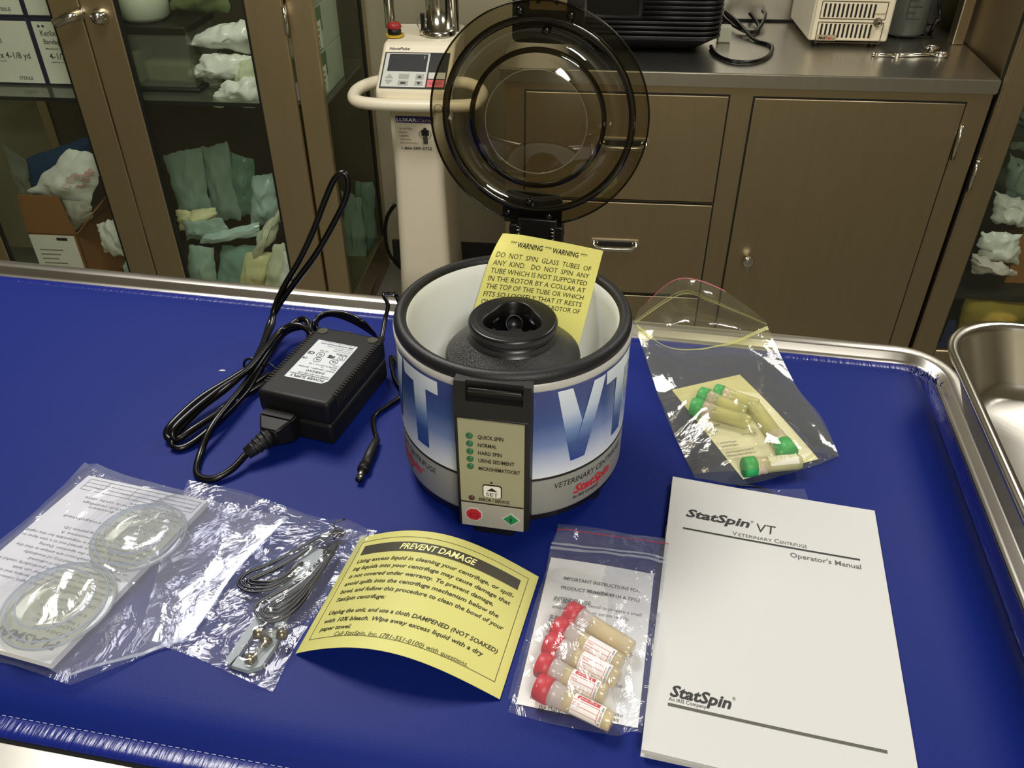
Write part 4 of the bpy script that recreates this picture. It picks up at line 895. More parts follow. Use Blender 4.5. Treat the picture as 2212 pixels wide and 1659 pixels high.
lf = drape(cgrid([[(-170, 1415, .001), (*c4(-20, 1430), .0015), (*c4(230, 1500), .0015), (*c4(480, 1592), .0012)], [(-120, 1300, .002), (*c4(200, 1030), .004), (*c4(640, 1110), .004), (*c4(1040, 1370), .0015)], [(-20, 1190, .002), (*c4(520, 560), .004), (*c4(1000, 720), .006), (*c4(1330, 1230), .0025)], [(70, 1120, .002), (*c4(700, 330), .003), (*c4(1200, 500), .006), (*c4(1650, 780), .006)], [(183, 999, .003), (*c4(860, 180), .003), (*c4(1400, 320), .004), (*c4(1990, 440), .0095)]]),
     [(D1, D1+Vector((.0001, 0, 0)), .022, .0215), (D2, D2+Vector((.0001, 0, 0)), .024, .0215), (bFL, bNR, .002, .0088), (bFR, bNR, .002, .0088), (bFL, bFR, .002, .0088), ((bFL+bFR)/2, (bFL+bFR)/2+(bNR-bFR), (bFR-bFL).length*.52, .0086)], .0014, 34, 15.0, .5)
lb = thing('rotor_bag', 'large hazy clear bag at the left edge holding leaflet and two clear rotors', 'plastic bag', P(200, 1300))
m = MB(); m.grid(lf, 72, 72, FILM_HAZE); m.build('film', lb)
m = MB(); m.grid(lambda u, v: (lambda p: Vector((p.x, p.y, .0007 if u < .55 or v < .4 else p.z-.0009)))(lf(u, v)), 24, 24, FILM, flip=True); lab(m.build('film', lb), 'under sheet of the bag')
m = MB(); m.grid(lambda a, b: lf(.985+.015*a, b)+Vector((0, 0, .0004)), 1, 60, ZIPW); m.build('heat_seal', lb)
# ================================================================== the room behind
def rb(m, lo, hi, mt_, r=0.0, seg=2): m.box(lo, hi, mt_, r, seg=seg); return m
ZC = -0.18; CFY = 2.196; CXL, CXR = -0.215, 1.018
CAB = mat('cabinet_steel', '#b0a080', 0.42, 1.0, var=0.05, vscale=5, stretch=(14, 14, 1))
# worktop with its splashback
wt_ = thing('worktop', 'long stainless steel worktop with upstand carrying the black radio', 'worktop', ((CXL+CXR)/2, CFY+.3, ZC-.035), 0, room=True)
m = MB(ROOM); bm_ = bmesh.new(); q_ = [(CXL-.01, CFY-.012), (CXR+.002, CFY-.012), (CXR+.030, CFY+.33), (CXR+.030, YB-.004), (CXL-.01, YB-.004)]
V0 = [bm_.verts.new((x, y, ZC-.036)) for x, y in q_]; V1 = [bm_.verts.new((x, y, ZC)) for x, y in q_]
bm_.faces.new(V0[::-1]); bm_.faces.new(V1)
for i in range(5): bm_.faces.new([V0[i], V0[(i+1) % 5], V1[(i+1) % 5], V1[i]])
bmesh.ops.bevel(bm_, geom=bm_.edges[:], offset=.003, segments=2, affect='EDGES'); m.bm(bm_, STEEL_TOP, None, True); m.build('slab', wt_)
m = MB(ROOM); rb(m, (CXL-.01, YB-.030, ZC), (CXR+.03, YB-.004, ZC+.9), STEEL_TOP, .003); m.build('splashback', wt_)
m = MB(ROOM); rb(m, (CXL, YB-.036, ZC), (CXR, YB-.029, ZC+.006), DARKGAP); m.build('seal', wt_)
bc = thing('base_cabinet', 'stainless steel base cabinet with drawers and one large door under the worktop', 'cabinet', ((CXL+CXR)/2, CFY+.3, FLOOR_Z), 0, room=True)
m = MB(ROOM); rb(m, (CXL, CFY, FLOOR_Z+.08), (CXR, YB-.02, ZC-.036), CAB, .003); rb(m, (CXL+.03, CFY+.06, FLOOR_Z), (CXR-.03, YB-.05, FLOOR_Z+.08), DARKGAP); m.build('body', bc)
def panel(x0, x1, z0, z1, name, par=bc):
    mm = MB(ROOM); rb(mm, (x0-.004, CFY-.0005, z0-.004), (x1+.004, CFY-.0012, z1+.004), DARKGAP); mm.build('shadow_gap', par)
    mm = MB(ROOM); rb(mm, (x0, CFY-.006, z0), (x1, CFY-.001, z1), CAB, .002); return mm.build(name, par)
door = panel(.432, .955, -1.0, -.242, 'door')
def drawer_pull(x, z, par):
    mm = MB(ROOM)
    mm.prism([(x-.066, z+.018), (x+.066, z+.018), (x+.070, z+.012), (x+.060, z-.012), (x+.052, z-.016), (x-.052, z-.016), (x-.060, z-.012), (x-.070, z+.012)], 0, .003, CHROME, T=Matrix(((1, 0, 0, 0), (0, 0, 1, CFY-.0095), (0, 1, 0, 0), (0, 0, 0, 1))))
    mm.prism([(x-.050, z+.012), (x+.050, z+.012), (x+.046, z-.002), (x-.046, z-.002)], 0, .003, DARKGAP, T=Matrix(((1, 0, 0, 0), (0, 0, 1, CFY-.0125), (0, 1, 0, 0), (0, 0, 0, 1))))
    mm.tube([(x-.060, CFY-.012, z+.010), (x-.050, CFY-.024, z-.002), (x+.050, CFY-.024, z-.002), (x+.060, CFY-.012, z+.010)], .005, CHROME, 8, sub=4)
    mm.box((x-.052, CFY-.026, z-.012), (x+.052, CFY-.019, z-.001), CHROME, .003)
    lab(mm.build('pull_handle', par), 'chrome cup pull')
for za, zb in ((-.530, -.240), (-.826, -.540), (-1.0, -.836)):
    dr = panel(-.158, .366, za, zb, 'drawer'); drawer_pull(.105, (za+zb)/2+(.012 if za > -.9 else 0), dr)
m = MB(ROOM); m.lathe([(.0001, -.034), (.012, -.034), (.0165, -.030), (.0165, -.024), (.009, -.018), (.007, 0), (.0001, 0)], CHROME, 24, T=Matrix.Translation((.486, CFY-.005, -.695)) @ Matrix.Rotation(-PI/2, 4, 'X'))
m.M = ROOM; m2 = MB(ROOM); m2.lathe([(.0001, .034), (.012, .034), (.0165, .030), (.0165, .024), (.009, .018), (.007, 0), (.0001, 0)], CHROME, 24, T=Matrix.Translation((.486, CFY-.005, -.695)) @ Matrix.Rotation(PI/2, 4, 'X'))
m2.box((.484, CFY-.0405, -.72), (.488, CFY-.036, -.675), CHROME, .001)
lab(m2.build('turn_knob', door), 'chrome turn knob')
m = MB(ROOM); m.tube([(.964, CFY-.008, -.296), (.964, CFY-.008, -.386)], .0055, CHROME, 10); m.build('hinge', door)

# tall glazed cabinet at the right
XR0 = 1.052; RCY = CFY-.004
rc = thing('supply_cabinet', 'tall steel supply cabinet with glass door at the right edge', 'cabinet', (1.5, RCY+.2, FLOOR_Z), 0, room=True)
g0, g1 = RYp(2085, 430, RCY).x, RYp(2139, 430, RCY).x
m = MB(ROOM)
rb(m, (XR0, RCY, FLOOR_Z), (g0-.004, RCY+.03, 1.2), CAB, .003); rb(m, (XR0, RCY+.03, FLOOR_Z), (XR0+.012, RCY+.45, 1.2), CAB); rb(m, (XR0, RCY+.44, FLOOR_Z), (1.95, RCY+.45, 1.2), mat('cabinet_back', '#6a6f66', 0.6)); rb(m, (1.93, RCY, FLOOR_Z), (1.95, RCY+.45, 1.2), CAB)
rb(m, (XR0, RCY+.02, FLOOR_Z+.03), (1.95, RCY+.45, FLOOR_Z+.06), CAB); m.build('carcass', rc)
m = MB(ROOM); rb(m, (g0-.005, RCY+.005, FLOOR_Z+.03), (g0, RCY+.02, 1.2), DARKGAP); m.build('shadow_gap', rc)
m = MB(ROOM); rb(m, (g0, RCY-.003, FLOOR_Z+.04), (g1, RCY+.020, 1.2), CAB, .004); rb(m, (g1, RCY-.003, FLOOR_Z+.04), (1.93, RCY+.02, FLOOR_Z+.10), CAB, .004); d_ = m.build('door', rc)
m = MB(ROOM); m.tube([(g0-.002, RCY-.007, -.385), (g0-.002, RCY-.007, -.470)], .0055, CHROME, 10); m.tube([(g0-.002, RCY-.007, -.384), (g0-.002, RCY-.007, -.392)], .007, CHROME, 10); m.build('hinge', d_)
m = MB(ROOM); rb(m, (g1, RCY+.006, FLOOR_Z+.10), (1.90, RCY+.010, 1.2), GLASS); m.build('glass_pane', d_)
m = MB(ROOM); rb(m, (XR0+.012, RCY+.03, -.815), (1.93, RCY+.44, -.800), mat('shelf_dark', '#3b3a33', 0.5, 0.5)); m.build('shelf', rc)
m = MB(ROOM); rb(m, (XR0+.012, RCY+.03, -.345), (1.93, RCY+.44, -.330), mat('shelf_dark', '#3b3a33', 0.5, 0.5)); m.build('shelf', rc)
m = MB(ROOM); x = RZp(2067, 95, ZC); rb(m, (x.x-.018, x.y-.012, ZC+.0005), (x.x+.014, x.y+.03, 1.2), STEEL, .003); single(m, 'steel_upright', 'square steel upright standing on the right rear of the worktop', 'upright', (x.x, x.y, ZC), 0, room=True)

# glazed cabinet at the left
CAB = mat('cabinet_steel_light', '#cbb994', 0.42, 1.0, var=0.05, vscale=5, stretch=(14, 14, 1))
GY = 2.24; GD = .535
gxL = RYp(4, 530, GY).x; gc = RYp(262, 300, GY).x; gxR = RYp(700, 210, GY).x
gc_ = thing('glass_cabinet', 'tall steel cabinet with two glazed doors and supplies inside', 'cabinet', ((gxL+gxR)/2, GY+GD/2, FLOOR_Z), 0, room=True)
sw = RYp(327, 300, GY).x - gc; BLK = mat('glass_gasket', '#11120d', 0.6); GB = -.985
fl_ = RYp(676, 415, GY).x
m = MB(ROOM)
rb(m, (fl_+.002, GY, FLOOR_Z), (gxR, GY+.025, 1.2), CAB, .003); rb(m, (gxR-.02, GY+GD-.035, FLOOR_Z), (gxR, GY+GD, 1.2), CAB, .003); rb(m, (gxR-.02, GY+.025, FLOOR_Z), (gxR, GY+GD-.035, GB+.05), CAB)
rb(m, (gxL-.08, GY, FLOOR_Z), (gxL-.05, GY+.025, 1.2), CAB, .003); rb(m, (gxL-.08, GY+GD-.02, FLOOR_Z), (gxL-.045, GY+GD, 1.2), CAB)
rb(m, (gxL-.08, GY, FLOOR_Z), (gxR, GY+GD, FLOOR_Z+.05), CAB)
m.build('frame', gc_)
bx = RYp(95, 260, GY+GD).x
m = MB(ROOM); rb(m, (bx, GY+GD-.012, FLOOR_Z+.05), (gxR-.02, GY+GD-.004, 1.2), mat('cabinet_back_steel', '#6e654f', 0.45, 0.75)); m.build('back_panel', gc_)
m = MB(ROOM); rb(m, (gxR-.008, GY+.025, GB+.05), (gxR-.005, GY+GD-.035, 1.2), GLASS_SIDE); m.build('side_glass', gc_)
m = MB(ROOM); rb(m, (gxR-.012, GY+GD-.048, GB), (gxR-.001, GY+GD-.035, 1.2), BLK); m.build('side_gasket', gc_)
ZS = RYp(300, 224, GY).z
SH = clear('shelf_glass', '#dfe4da', '#8c9082', 0.22, 0.15, 1.0)
m = MB(ROOM); rb(m, (gxL-.06, GY+.03, ZS-.008), (gxR-.012, GY+GD-.02, ZS), SH); rb(m, (gxL-.06, GY+.026, ZS-.009), (gxR-.012, GY+.030, ZS+.001), BLK); m.build('shelf', gc_)
m = MB(ROOM); rb(m, (gxL-.06, GY+.03, GB-.02), (gxR-.012, GY+GD-.02, GB), CAB); m.build('shelf', gc_)
def gdoor(x0, x1, s0, s1):
    mm = MB(ROOM)
    rb(mm, (x0, GY-.018, GB-.02), (x0+s0, GY-.001, 1.2), CAB, .003); rb(mm, (x1-s1, GY-.018, GB-.02), (x1, GY-.001, 1.2), CAB, .003); rb(mm, (x0+s0, GY-.018, GB-.02), (x1-s1, GY-.001, GB+.045), CAB, .003)
    d = mm.build('door', gc_)
    mm = MB(ROOM); rb(mm, (x0+s0-.001, GY-.015, GB+.045), (x0+s0+.008, GY-.003, 1.2), BLK); rb(mm, (x1-s1-.006, GY-.015, GB+.045), (x1-s1+.001, GY-.003, 1.2), BLK); mm.build('gasket', d)
    mm = MB(ROOM); rb(mm, (x0+s0, GY-.011, GB+.045), (x1-s1, GY-.007, 1.2), GLASS); mm.build('glass_pane', d); return d
dl = gdoor(gxL-.05, gc-.002, .070, sw*.92); dR = gdoor(gc+.002, fl_-.002, sw, RYp(678, 415, GY).x-RYp(607, 415, GY).x)
h = RYp(172, 28, GY-.02); h2 = RYp(122, 52, GY-.05)
m = MB(ROOM); m.tube([(h.x, GY-.018, h.z), (h.x-.003, GY-.045, h.z-.002), (h.x-.02, GY-.055, h.z-.006), (h2.x, GY-.055, h2.z+.002)], lambda t: .013-.002*abs(t-.5), CHROME, 12, sub=4); m.cyl(.016, .016, 0, .004, CHROME, 20, T=Matrix.Translation((h.x, GY-.017, h.z)) @ Matrix.Rotation(PI/2, 4, 'X')); lab(m.build('lever_handle', dl), 'chrome lever handle')
h = RYp(222, 34, GY-.02)
m = MB(ROOM); m.lathe([(.021, 0), (.021, .012), (.017, .018), (.014, .034), (.0001, .036)], CHROME, 24, T=Matrix.Translation((h.x-.004, GY-.018, h.z)) @ Matrix.Rotation(PI/2, 4, 'X')); m.box((h.x-.006, GY-.0548, h.z-.005), (h.x-.003, GY-.0535, h.z+.005), DARKGAP); lab(m.build('lock', dR), 'chrome keyed lock')
h = RYp(612, 14, GY-.02); h2 = RYp(625, 76, GY-.02)
m = MB(ROOM); m.tube([(h.x, GY-.020, h.z), (h.x, GY-.020, h2.z)], .006, CHROME, 10); m.build('hinge', dR)

# supplies: soft packs as pillows, boxes as boxes
def pouch(name, label, cat, px, y, mt_, bulge=.03, th=.02, group=None, seed=0, wr=.008, extra=None):
    c = [RYp(u, v, y + (q if not isinstance(q, tuple) else 0)) for (u, v), q in zip(px, (0, 0, 0, 0))]
    def fr(u, v):
        p = (c[0]*(1-u)+c[1]*u)*(1-v)+(c[3]*(1-u)+c[2]*u)*v; e = math.sin(PI*min(1, max(0, u)))**.6*math.sin(PI*min(1, max(0, v)))**.6
        n = fbm(p.x*14+seed, p.z*14, seed); n2 = abs(fbm(p.x*30+seed, p.z*9+seed, seed, 2))
        return Vector((p.x+wr*.8*fbm(v*4, u*3, seed+9), p.y-bulge*e-wr*n*e*1.5-wr*n2*e, p.z+wr*.8*fbm(u*4, v*3, seed+5)))
    m = MB(ROOM); m.shell(fr, 20, 20, mt_, lambda u, v: (lambda p: Vector((p.x, y+th*math.sin(PI*u)**.5*math.sin(PI*v)**.5*.999+.0006, p.z)))(fr(u, v)))
    if extra: extra(m, fr)
    b = (c[0]+c[1])/2
    return single(m, name, label, cat, (b.x, b.y, min(q.z for q in c)), 0, group, room=True)
def cp(n, c, r=.3): return mat(n, c, r, spec=.5, bump=.4, bscale=25)
TEAL = cp('teal_wrap', '#a3bdaf'); TEAL2 = cp('deep_teal_wrap', '#86a99c'); PALE = cp('pale_wrap', '#dde2c6'); YG = cp('yellow_wrap', '#e6e4b0', .5); WHT = cp('white_pack', '#f4f6f0', .25); BLUEW = cp('blue_wrap', '#2f5a90', .5); GRN = cp('green_gauze', '#6d7a50', .6); AQUA = cp('aqua_film', '#c2ddd6', .15)
# bandage cartons
NAVY = mat('carton_navy', '#1c1d45', 0.5); CART = mat('carton_white', '#faf8ee', 0.55)
CY_ = RZp(104, 185, ZS).y; CX0, CX1 = RYp(104, 184, CY_).x, RYp(252, 184, CY_).x; CWD = CX1-CX0; CHT = RYp(60, 36, CY_).z-ZS-.002
def carton(x0, z0, label, words):
    x1, z1 = x0+CWD-.002, z0+CHT-.001; t = thing('bandage_box', label, 'box', ((x0+x1)/2, CY_+.06, z0), 0, 'bandage boxes on the cabinet shelf', room=True)
    m = MB(ROOM); rb(m, (x0, CY_, z0), (x1, CY_+.16, z1), NAVY, .002); m.build('carton', t)
    m = MB(ROOM); e = .010
    rb(m, (x0+e, CY_-.001, z0+.006), (x1-.004, CY_+.001, z1-.010), CART)
    F = lambda x, z: Vector((x0+x*CWD, CY_-.0014, z0+z*CHT))
    for s, x, z, h_, w in words:
        vs, fs, g0_, g1_ = glyphs(s, .012, 0); m.add([F(x+(p-g0_)*(w/(g1_-g0_)), z+q*h_/.70) for p, q in vs], fs, INKG)
    k = .030; m.add([F(.12, .86), F(.12+k, .86), F(.12+k, .86+k*1.1), F(.12, .86+k*1.1)], [[0, 1, 2, 3]], INK); m.add([F(.18, .86), F(.18+k, .86), F(.18+k, .86+k*1.1), F(.18, .86+k*1.1)], [[0, 1, 2, 3]], INK)
    m.build('printed_panel', t)
wd = [('Kerlix"', .13, .74, .08, .24), ('Bandage Roll', .14, .62, .07, .40), ('Medium / Large', .14, .54, .028, .34), ('4-1/2" x 4-1/8 yd', .16, .40, .09, .72), ('sterile, soft pouch', .16, .345, .026, .36), ('STERILE', .62, .08, .05, .20)]
carton(CX0, ZS+.001, 'lower white and navy bandage carton behind the middle stile', wd)
carton(CX0-CWD, ZS+.001, 'lower white and navy bandage carton at the left picture edge', wd)
carton(CX0, ZS+.001+CHT, 'upper white and navy bandage carton nearest the door handle', wd)
carton(CX0-CWD, ZS+.001+CHT, 'upper white and navy bandage carton in the top left corner', wd)
def to_shelf(p, z): return Vector((p.x, p.y, z))
# on the shelf behind the right door
BW_ = mat('white_plastic', '#c9cfbd', 0.4)
BY = RZp(395, 198, ZS).y
bin_a, bin_b = RYp(276, 196, BY), RYp(400, 76, BY)
tb_ = thing('drawer_bin', 'clear plastic drawer box on the glass shelf, swabs inside', 'storage box', ((bin_a.x+bin_b.x)/2, BY+.08, ZS), 0, room=True)
BINP = clear('bin_plastic', '#e3e6dc', '#cfd1c6', 0.12, 0.12)
m = MB(ROOM); x0, x1, z0, z1 = CX1+.012, bin_b.x, ZS+.012, bin_b.z; BE = BY+.19
for lo, hi in (((x0, BY, z0), (x1, BY+.004, z1)), ((x0, BY, z0), (x0+.004, BE, z1)), ((x1-.004, BY, z0), (x1, BE, z1)), ((x0, BE-.004, z0), (x1, BE, z1)), ((x0, BY, z0), (x1, BE, z0+.004))): rb(m, lo, hi, BINP, .001)
m.build('box_body', tb_)
DT = mat('dark_tray', '#23211a', 0.4)
m = MB(ROOM); rb(m, (x0-.008, BY-.01, ZS+.0005), (x1+.012, BE+.02, ZS+.012), DT, .004); m.build('tray', tb_)
m = MB(ROOM); rb(m, (x0-.008, BY-.005, z1+.001), (x1+.004, BE+.02, z1+.022), DT, .004); m.build('lid', tb_)
m = MB(ROOM); rb(m, (x0+.015, BY+.015, z0+.004), (x0+.075, BY+.12, z0+.09), mat('swab_pack', '#cfcbb2', 0.6), .006); rb(m, (x0+.085, BY+.02, z0+.004), (x1-.012, BY+.12, z0+.065), mat('swab_pack2', '#b9b49a', 0.6), .012); lab(m.build('swab_packs', tb_), 'cream swab packs')
m = MB(ROOM); bz = z1+.023; bxc = RYp(318, 50, BY+.08).x
m.lathe([(.0001, 0), (.056, 0), (.068, .012), (.076, .10), (.073, .10), (.064, .014), (.0001, .006)], BW_, 32, T=Matrix.Translation((bxc, BY+.08, bz)))
single(m, 'plastic_bowl', 'translucent white plastic tub on top of the drawer box', 'tub', (bxc, BY+.08, bz), 0, room=True)
yy = lambda y: 2.29+(y-2.43)*1.5
pouch('gauze_pack', 'olive green gauze pack at the top behind the right glass door', 'pack', [(370, 22), (495, 26), (492, -60), (365, -60)], yy(2.55), GRN, .02, .03)
grp = 'white padded packs on the glass shelf'
pouch('dressing_pack', 'white padded dressing pack uppermost of the pile on the glass shelf', 'dressing pack', [(398, 95), (560, 118), (566, 42), (470, 52)], yy(2.50), WHT, .035, .02, grp, 1, .012)
pouch('dressing_pack', 'white padded dressing pack in the middle of the pile on the glass shelf', 'dressing pack', [(404, 164), (520, 178), (556, 118), (440, 116)], yy(2.49), WHT, .035, .02, grp, 2, .012)
pouch('dressing_pack', 'small rounded white pack under the middle of the pile on the glass shelf', 'dressing pack', [(425, 188), (480, 196), (480, 160), (425, 158)], yy(2.53), BW_, .02, .02, grp, 3, .006)
pouch('dressing_pack', 'bright white pack lowest in the pile, at the front edge of the glass shelf', 'dressing pack', [(455, 228), (580, 232), (565, 160), (478, 180)], yy(2.455), WHT, .025, .01, grp, 4, .012)
pouch('dressing_pack', 'cream pack with an orange corner beside the right door stile', 'dressing pack', [(500, 190), (600, 205), (575, 118), (520, 132)], yy(2.475), PALE, .02, .015, grp, 5, .010)
# glove boxes seen through the side glass
def gbox(z0, label):
    x0, x1 = gxR-.125, gxR-.028; t = thing('glove_box', label, 'box', ((x0+x1)/2, 2.42, z0), 0, 'glove boxes by the side glass', room=True)
    GG_ = mat('glove_green', '#5f7f55', 0.55); GW = mat('glove_white', '#c9cfc2', 0.5)
    m = MB(ROOM); rb(m, (x0, 2.30, z0), (x1, 2.56, z0+.118), GW, .002); m.build('carton', t)
    m = MB(ROOM); rb(m, (x0-.0006, 2.2992, z0+.052), (x1+.0008, 2.395, z0+.1165), GG_); rb(m, (x0+.05, 2.2985, z0+.006), (x1+.0012, 2.37, z0+.050), GG_); m.build('green_panel', t)
    m = MB(ROOM); rb(m, (x1, 2.303, z0+.01), (x1+.0016, 2.378, z0+.082), CART)
    F = lambda y, z: Vector((x1+.0020, 2.305+y, z0+z))
    m.text('Powder Free', INKG, F, .006, .064, .0075, w=.052, bold=.02); m.text('GLOVES', INKG, F, .006, .049, .008, w=.05, bold=.03)
    m.add([F(.020, .014), F(.048, .014), F(.048, .042), F(.020, .042)], [[0, 1, 2, 3]], mat('size_patch', '#49603f', 0.6))
    m.text('M', CART, lambda y, z: F(y, z)+Vector((.0004, 0, 0)), .034, .020, .016, align='C', bold=.05); m.build('printed_panel', t)
gbox(ZS+.0005, 'lower green and white glove box seen through the cabinet side glass'); gbox(ZS+.120, 'upper green and white glove box seen through the cabinet side glass')
# lower shelf, right door
grp = 'wrapped instrument pouches behind the right door'
Y0 = 2.60
for k, (px, y, mt_, l) in enumerate((
    ([(395, 480), (460, 470), (432, 318), (352, 335)], yy(2.58), TEAL, 'grey-teal sterilisation pouch standing furthest left behind the right glass door'),
    ([(462, 478), (522, 472), (492, 306), (430, 320)], yy(2.60), TEAL, 'tall grey-teal pouch standing second from the left behind the right glass door'),
    ([(505, 470), (556, 462), (548, 345), (497, 330)], yy(2.61), TEAL2, 'dark teal rounded pouch standing against the back of the cabinet'),
    ([(540, 490), (606, 480), (606, 372), (545, 380)], yy(2.56), AQUA, 'shiny aqua film pouch next to the right door stile'),
    ([(388, 500), (470, 480), (466, 450), (380, 456)], yy(2.52), YG, 'folded cream and yellow wrap lying under the teal pouches'),
    ([(405, 520), (500, 510), (480, 470), (395, 480)], yy(2.50), TEAL, 'pale teal pouch lying flat below the yellow wrap'),
    ([(430, 526), (560, 510), (560, 480), (440, 508)], yy(2.48), AQUA, 'clear strip pouch lying across the middle of the pile'),
    ([(540, 570), (592, 520), (616, 440), (560, 500)], yy(2.47), PALE, 'long pale green pouch leaning against the right door stile'),
    ([(460, 645), (545, 645), (560, 530), (480, 530)], yy(2.49), TEAL2, 'teal pouch at the bottom of the pile behind the right door'),
    ([(400, 645), (470, 645), (462, 534), (408, 530)], yy(2.48), TEAL, 'grey pouch at the bottom left of the pile behind the right door'),
    ([(565, 645), (620, 645), (630, 520), (590, 530)], yy(2.465), PALE, 'pale yellow-green pouch in the bottom right corner behind the right door'),
    ([(600, 645), (650, 645), (640, 560), (612, 540)], yy(2.455), WHT, 'small whitish pouch low in the bottom right corner behind the right door'),
    ([(510, 645), (565, 645), (588, 545), (530, 545)], yy(2.475), YG, 'narrow yellow-green pouch in the middle of the bottom row'))):
    pouch('wrapped_pouch', l, 'pouch', px, y, mt_, .022, .012, grp, 20+k, .010)
# side glass lower
pouch('wrapped_pouch', 'long pale pouch standing behind the cabinet side glass', 'pouch', [(752, 650), (798, 610), (782, 430), (735, 410)], 2.66, TEAL, .015, .01, 'pouches behind the side glass', 41, .012)
pouch('wrapped_pouch', 'dark green pouch leaning at the back behind the cabinet side glass', 'pouch', [(782, 600), (818, 575), (806, 395), (768, 390)], 2.72, TEAL2, .015, .01, 'pouches behind the side glass', 42, .012)
# lower shelf, left door: cardboard box and what fills it
cy = 2.31
cb = thing('cardboard_box', 'open brown cardboard box with white label behind the left glass door', 'box', (RYp(130, 590, cy).x, cy+.1, GB), 0, room=True)
p0, p1, p2, p3 = RYp(92, 600, cy), RYp(196, 620, cy), RYp(165, 505, cy), RYp(60, 500, cy)
q = RYp(262, 430, 2.5); zt = p2.z
m = MB(ROOM)
def slab(m, a, b, c, d, th, mt_): 
    n = (b-a).cross(d-a).normalized()*th; vs = [a, b, c, d, a+n, b+n, c+n, d+n]; m.add(vs, [[0, 1, 2, 3], [7, 6, 5, 4], [0, 4, 5, 1], [1, 5, 6, 2], [2, 6, 7, 3], [3, 7, 4, 0]], mt_)
xL, xRt = p3.x, p2.x
V_ = lambda x, y, z: Vector((x, y, z))
slab(m, V_(xL, cy, GB), V_(xRt, cy, GB), V_(xRt, cy, zt), V_(xL, cy, zt), -.005, CARDB)
slab(m, V_(xRt, cy, GB), V_(xRt, cy+.22, GB), V_(xRt, cy+.22, zt), V_(xRt, cy, zt), -.005, CARDB)
slab(m, V_(xL, cy+.22, GB), V_(xRt, cy+.22, GB), V_(xRt, cy+.22, zt), V_(xL, cy+.22, zt), .005, CARDB); slab(m, V_(xL, cy, GB), V_(xL, cy+.22, GB), V_(xL, cy+.22, zt), V_(xL, cy, zt), .005, CARDB)
m.build('carton', cb)
f0, f1 = RYp(38, 420, cy-.012), RYp(125, 424, cy-.012)
m = MB(ROOM); slab(m, V_(xL, cy, zt), V_(xRt, cy, zt), V_(f1.x, cy-.012, f1.z), V_(f0.x, cy-.012, f0.z), .004, CARDB); m.build('front_flap', cb)
m = MB(ROOM); slab(m, V_(xRt, cy, zt), V_(xRt, cy+.20, zt), V_(xRt+.07, cy+.20, zt+.10), V_(xRt+.07, cy, zt+.07), .004, CARDB); m.build('side_flap', cb)
m = MB(ROOM); a0, a1 = RYp(62, 506, cy), RYp(168, 506, cy); b0 = RYp(62, 640, cy).z
m.box((a0.x, cy-.0012, GB+.01), (p2.x-.012, cy-.0002, a0.z), CART)
m.box((RYp(122, 515, cy).x, cy-.0018, RYp(122, 519, cy).z), (RYp(145, 515, cy).x, cy-.0010, RYp(122, 513, cy).z), INK)
for k in range(7): m.box((a0.x+.02, cy-.0016, a0.z-.055-.016*k), (a0.x+.10-.012*(k % 3), cy-.0010, a0.z-.051-.016*k), INKL)
m.build('box_label', cb)
def redp(m, fr):
    for k in range(12):
        a = random.uniform(.45, .85); b = random.uniform(.40, .80); w = random.uniform(.08, .20)
        m.grid(lambda u, v: fr(a+w*(u-.5), b+.4*w*(v-.5))+Vector((0, -.0012-.0002*k, 0)), 4, 4, mat('red_print_faded' + str(k % 3), ('#e6c0b8', '#dfb0a8', '#e2d6cd')[k % 3], 0.6))
pouch('supply_bag', 'white plastic bag with faded red print spilling over the cardboard box', 'bag', [(58, 412), (190, 452), (232, 335), (150, 322)], yy(2.47), WHT, .03, .015, None, 50, .010, redp)
pouch('fluid_pack', 'clear crinkled sleeve standing upright beside the blue pack', 'pack', [(40, 425), (70, 425), (56, 345), (4, 312)], yy(2.56), cp('clear_sleeve', '#8d907f', .2), .015, .01, None, 51)
pouch('blue_pack', 'folded dark blue drape pack behind the white bag', 'pack', [(50, 420), (160, 380), (215, 285), (46, 345)], yy(2.60), BLUEW, .02, .02, None, 52, .008)
pouch('clear_pack', 'clear film pack hanging out between the box and the white bag', 'pack', [(158, 500), (200, 470), (196, 436), (135, 432)], yy(2.45), cp('grey_film', '#a8a698', .15), .015, .01, None, 53)
pouch('wrapped_pouch', 'white and grey folded pouch beside the cardboard box, below its open flap', 'pouch', [(225, 545), (285, 560), (262, 465), (210, 485)], yy(2.45), WHT, .02, .01, None, 54, .012)
pouch('wrapped_pouch', 'small shiny pouch at the foot of the left door glass', 'pouch', [(265, 592), (300, 600), (290, 560), (270, 565)], yy(2.44), AQUA, .01, .01, None, 55, .01)

# right cabinet contents
grp = 'crumpled pouches in the right cabinet'
for k, (px, y, mt_, l) in enumerate((
    ([(2170, 440), (2260, 460), (2260, 380), (2180, 330)], 2.34, TEAL, 'grey-green pouch at the top of the pile in the right cabinet'),
    ([(2142, 480), (2215, 490), (2235, 440), (2150, 412)], 2.30, WHT, 'white folded pouch second from the top in the right cabinet'),
    ([(2112, 560), (2200, 572), (2205, 505), (2118, 500)], 2.27, WHT, 'white crumpled pouch with pink print in the right cabinet'),
    ([(2098, 590), (2198, 594), (2170, 572), (2100, 548)], 2.25, cp('pink_white_pack', '#d8cfc8', .5), 'thin white and pink strip lowest in the right cabinet pile'),
    ([(2180, 320), (2260, 340), (2260, 230), (2200, 238)], 2.36, AQUA, 'aqua pouch partly cut off by the right picture edge'),
    ([(2195, 268), (2260, 280), (2260, 200), (2210, 205)], 2.31, cp('grey_blue_pack', '#7f93a0', .3), 'small blue-grey pouch at the right picture edge below the worktop level'))):
    pouch('wrapped_pouch', l, 'pouch', px, y, mt_, .025, .015, grp, 60+k, .014)
a = RYp(2165, 620, 2.30); b = RYp(2300, 500, 2.30)
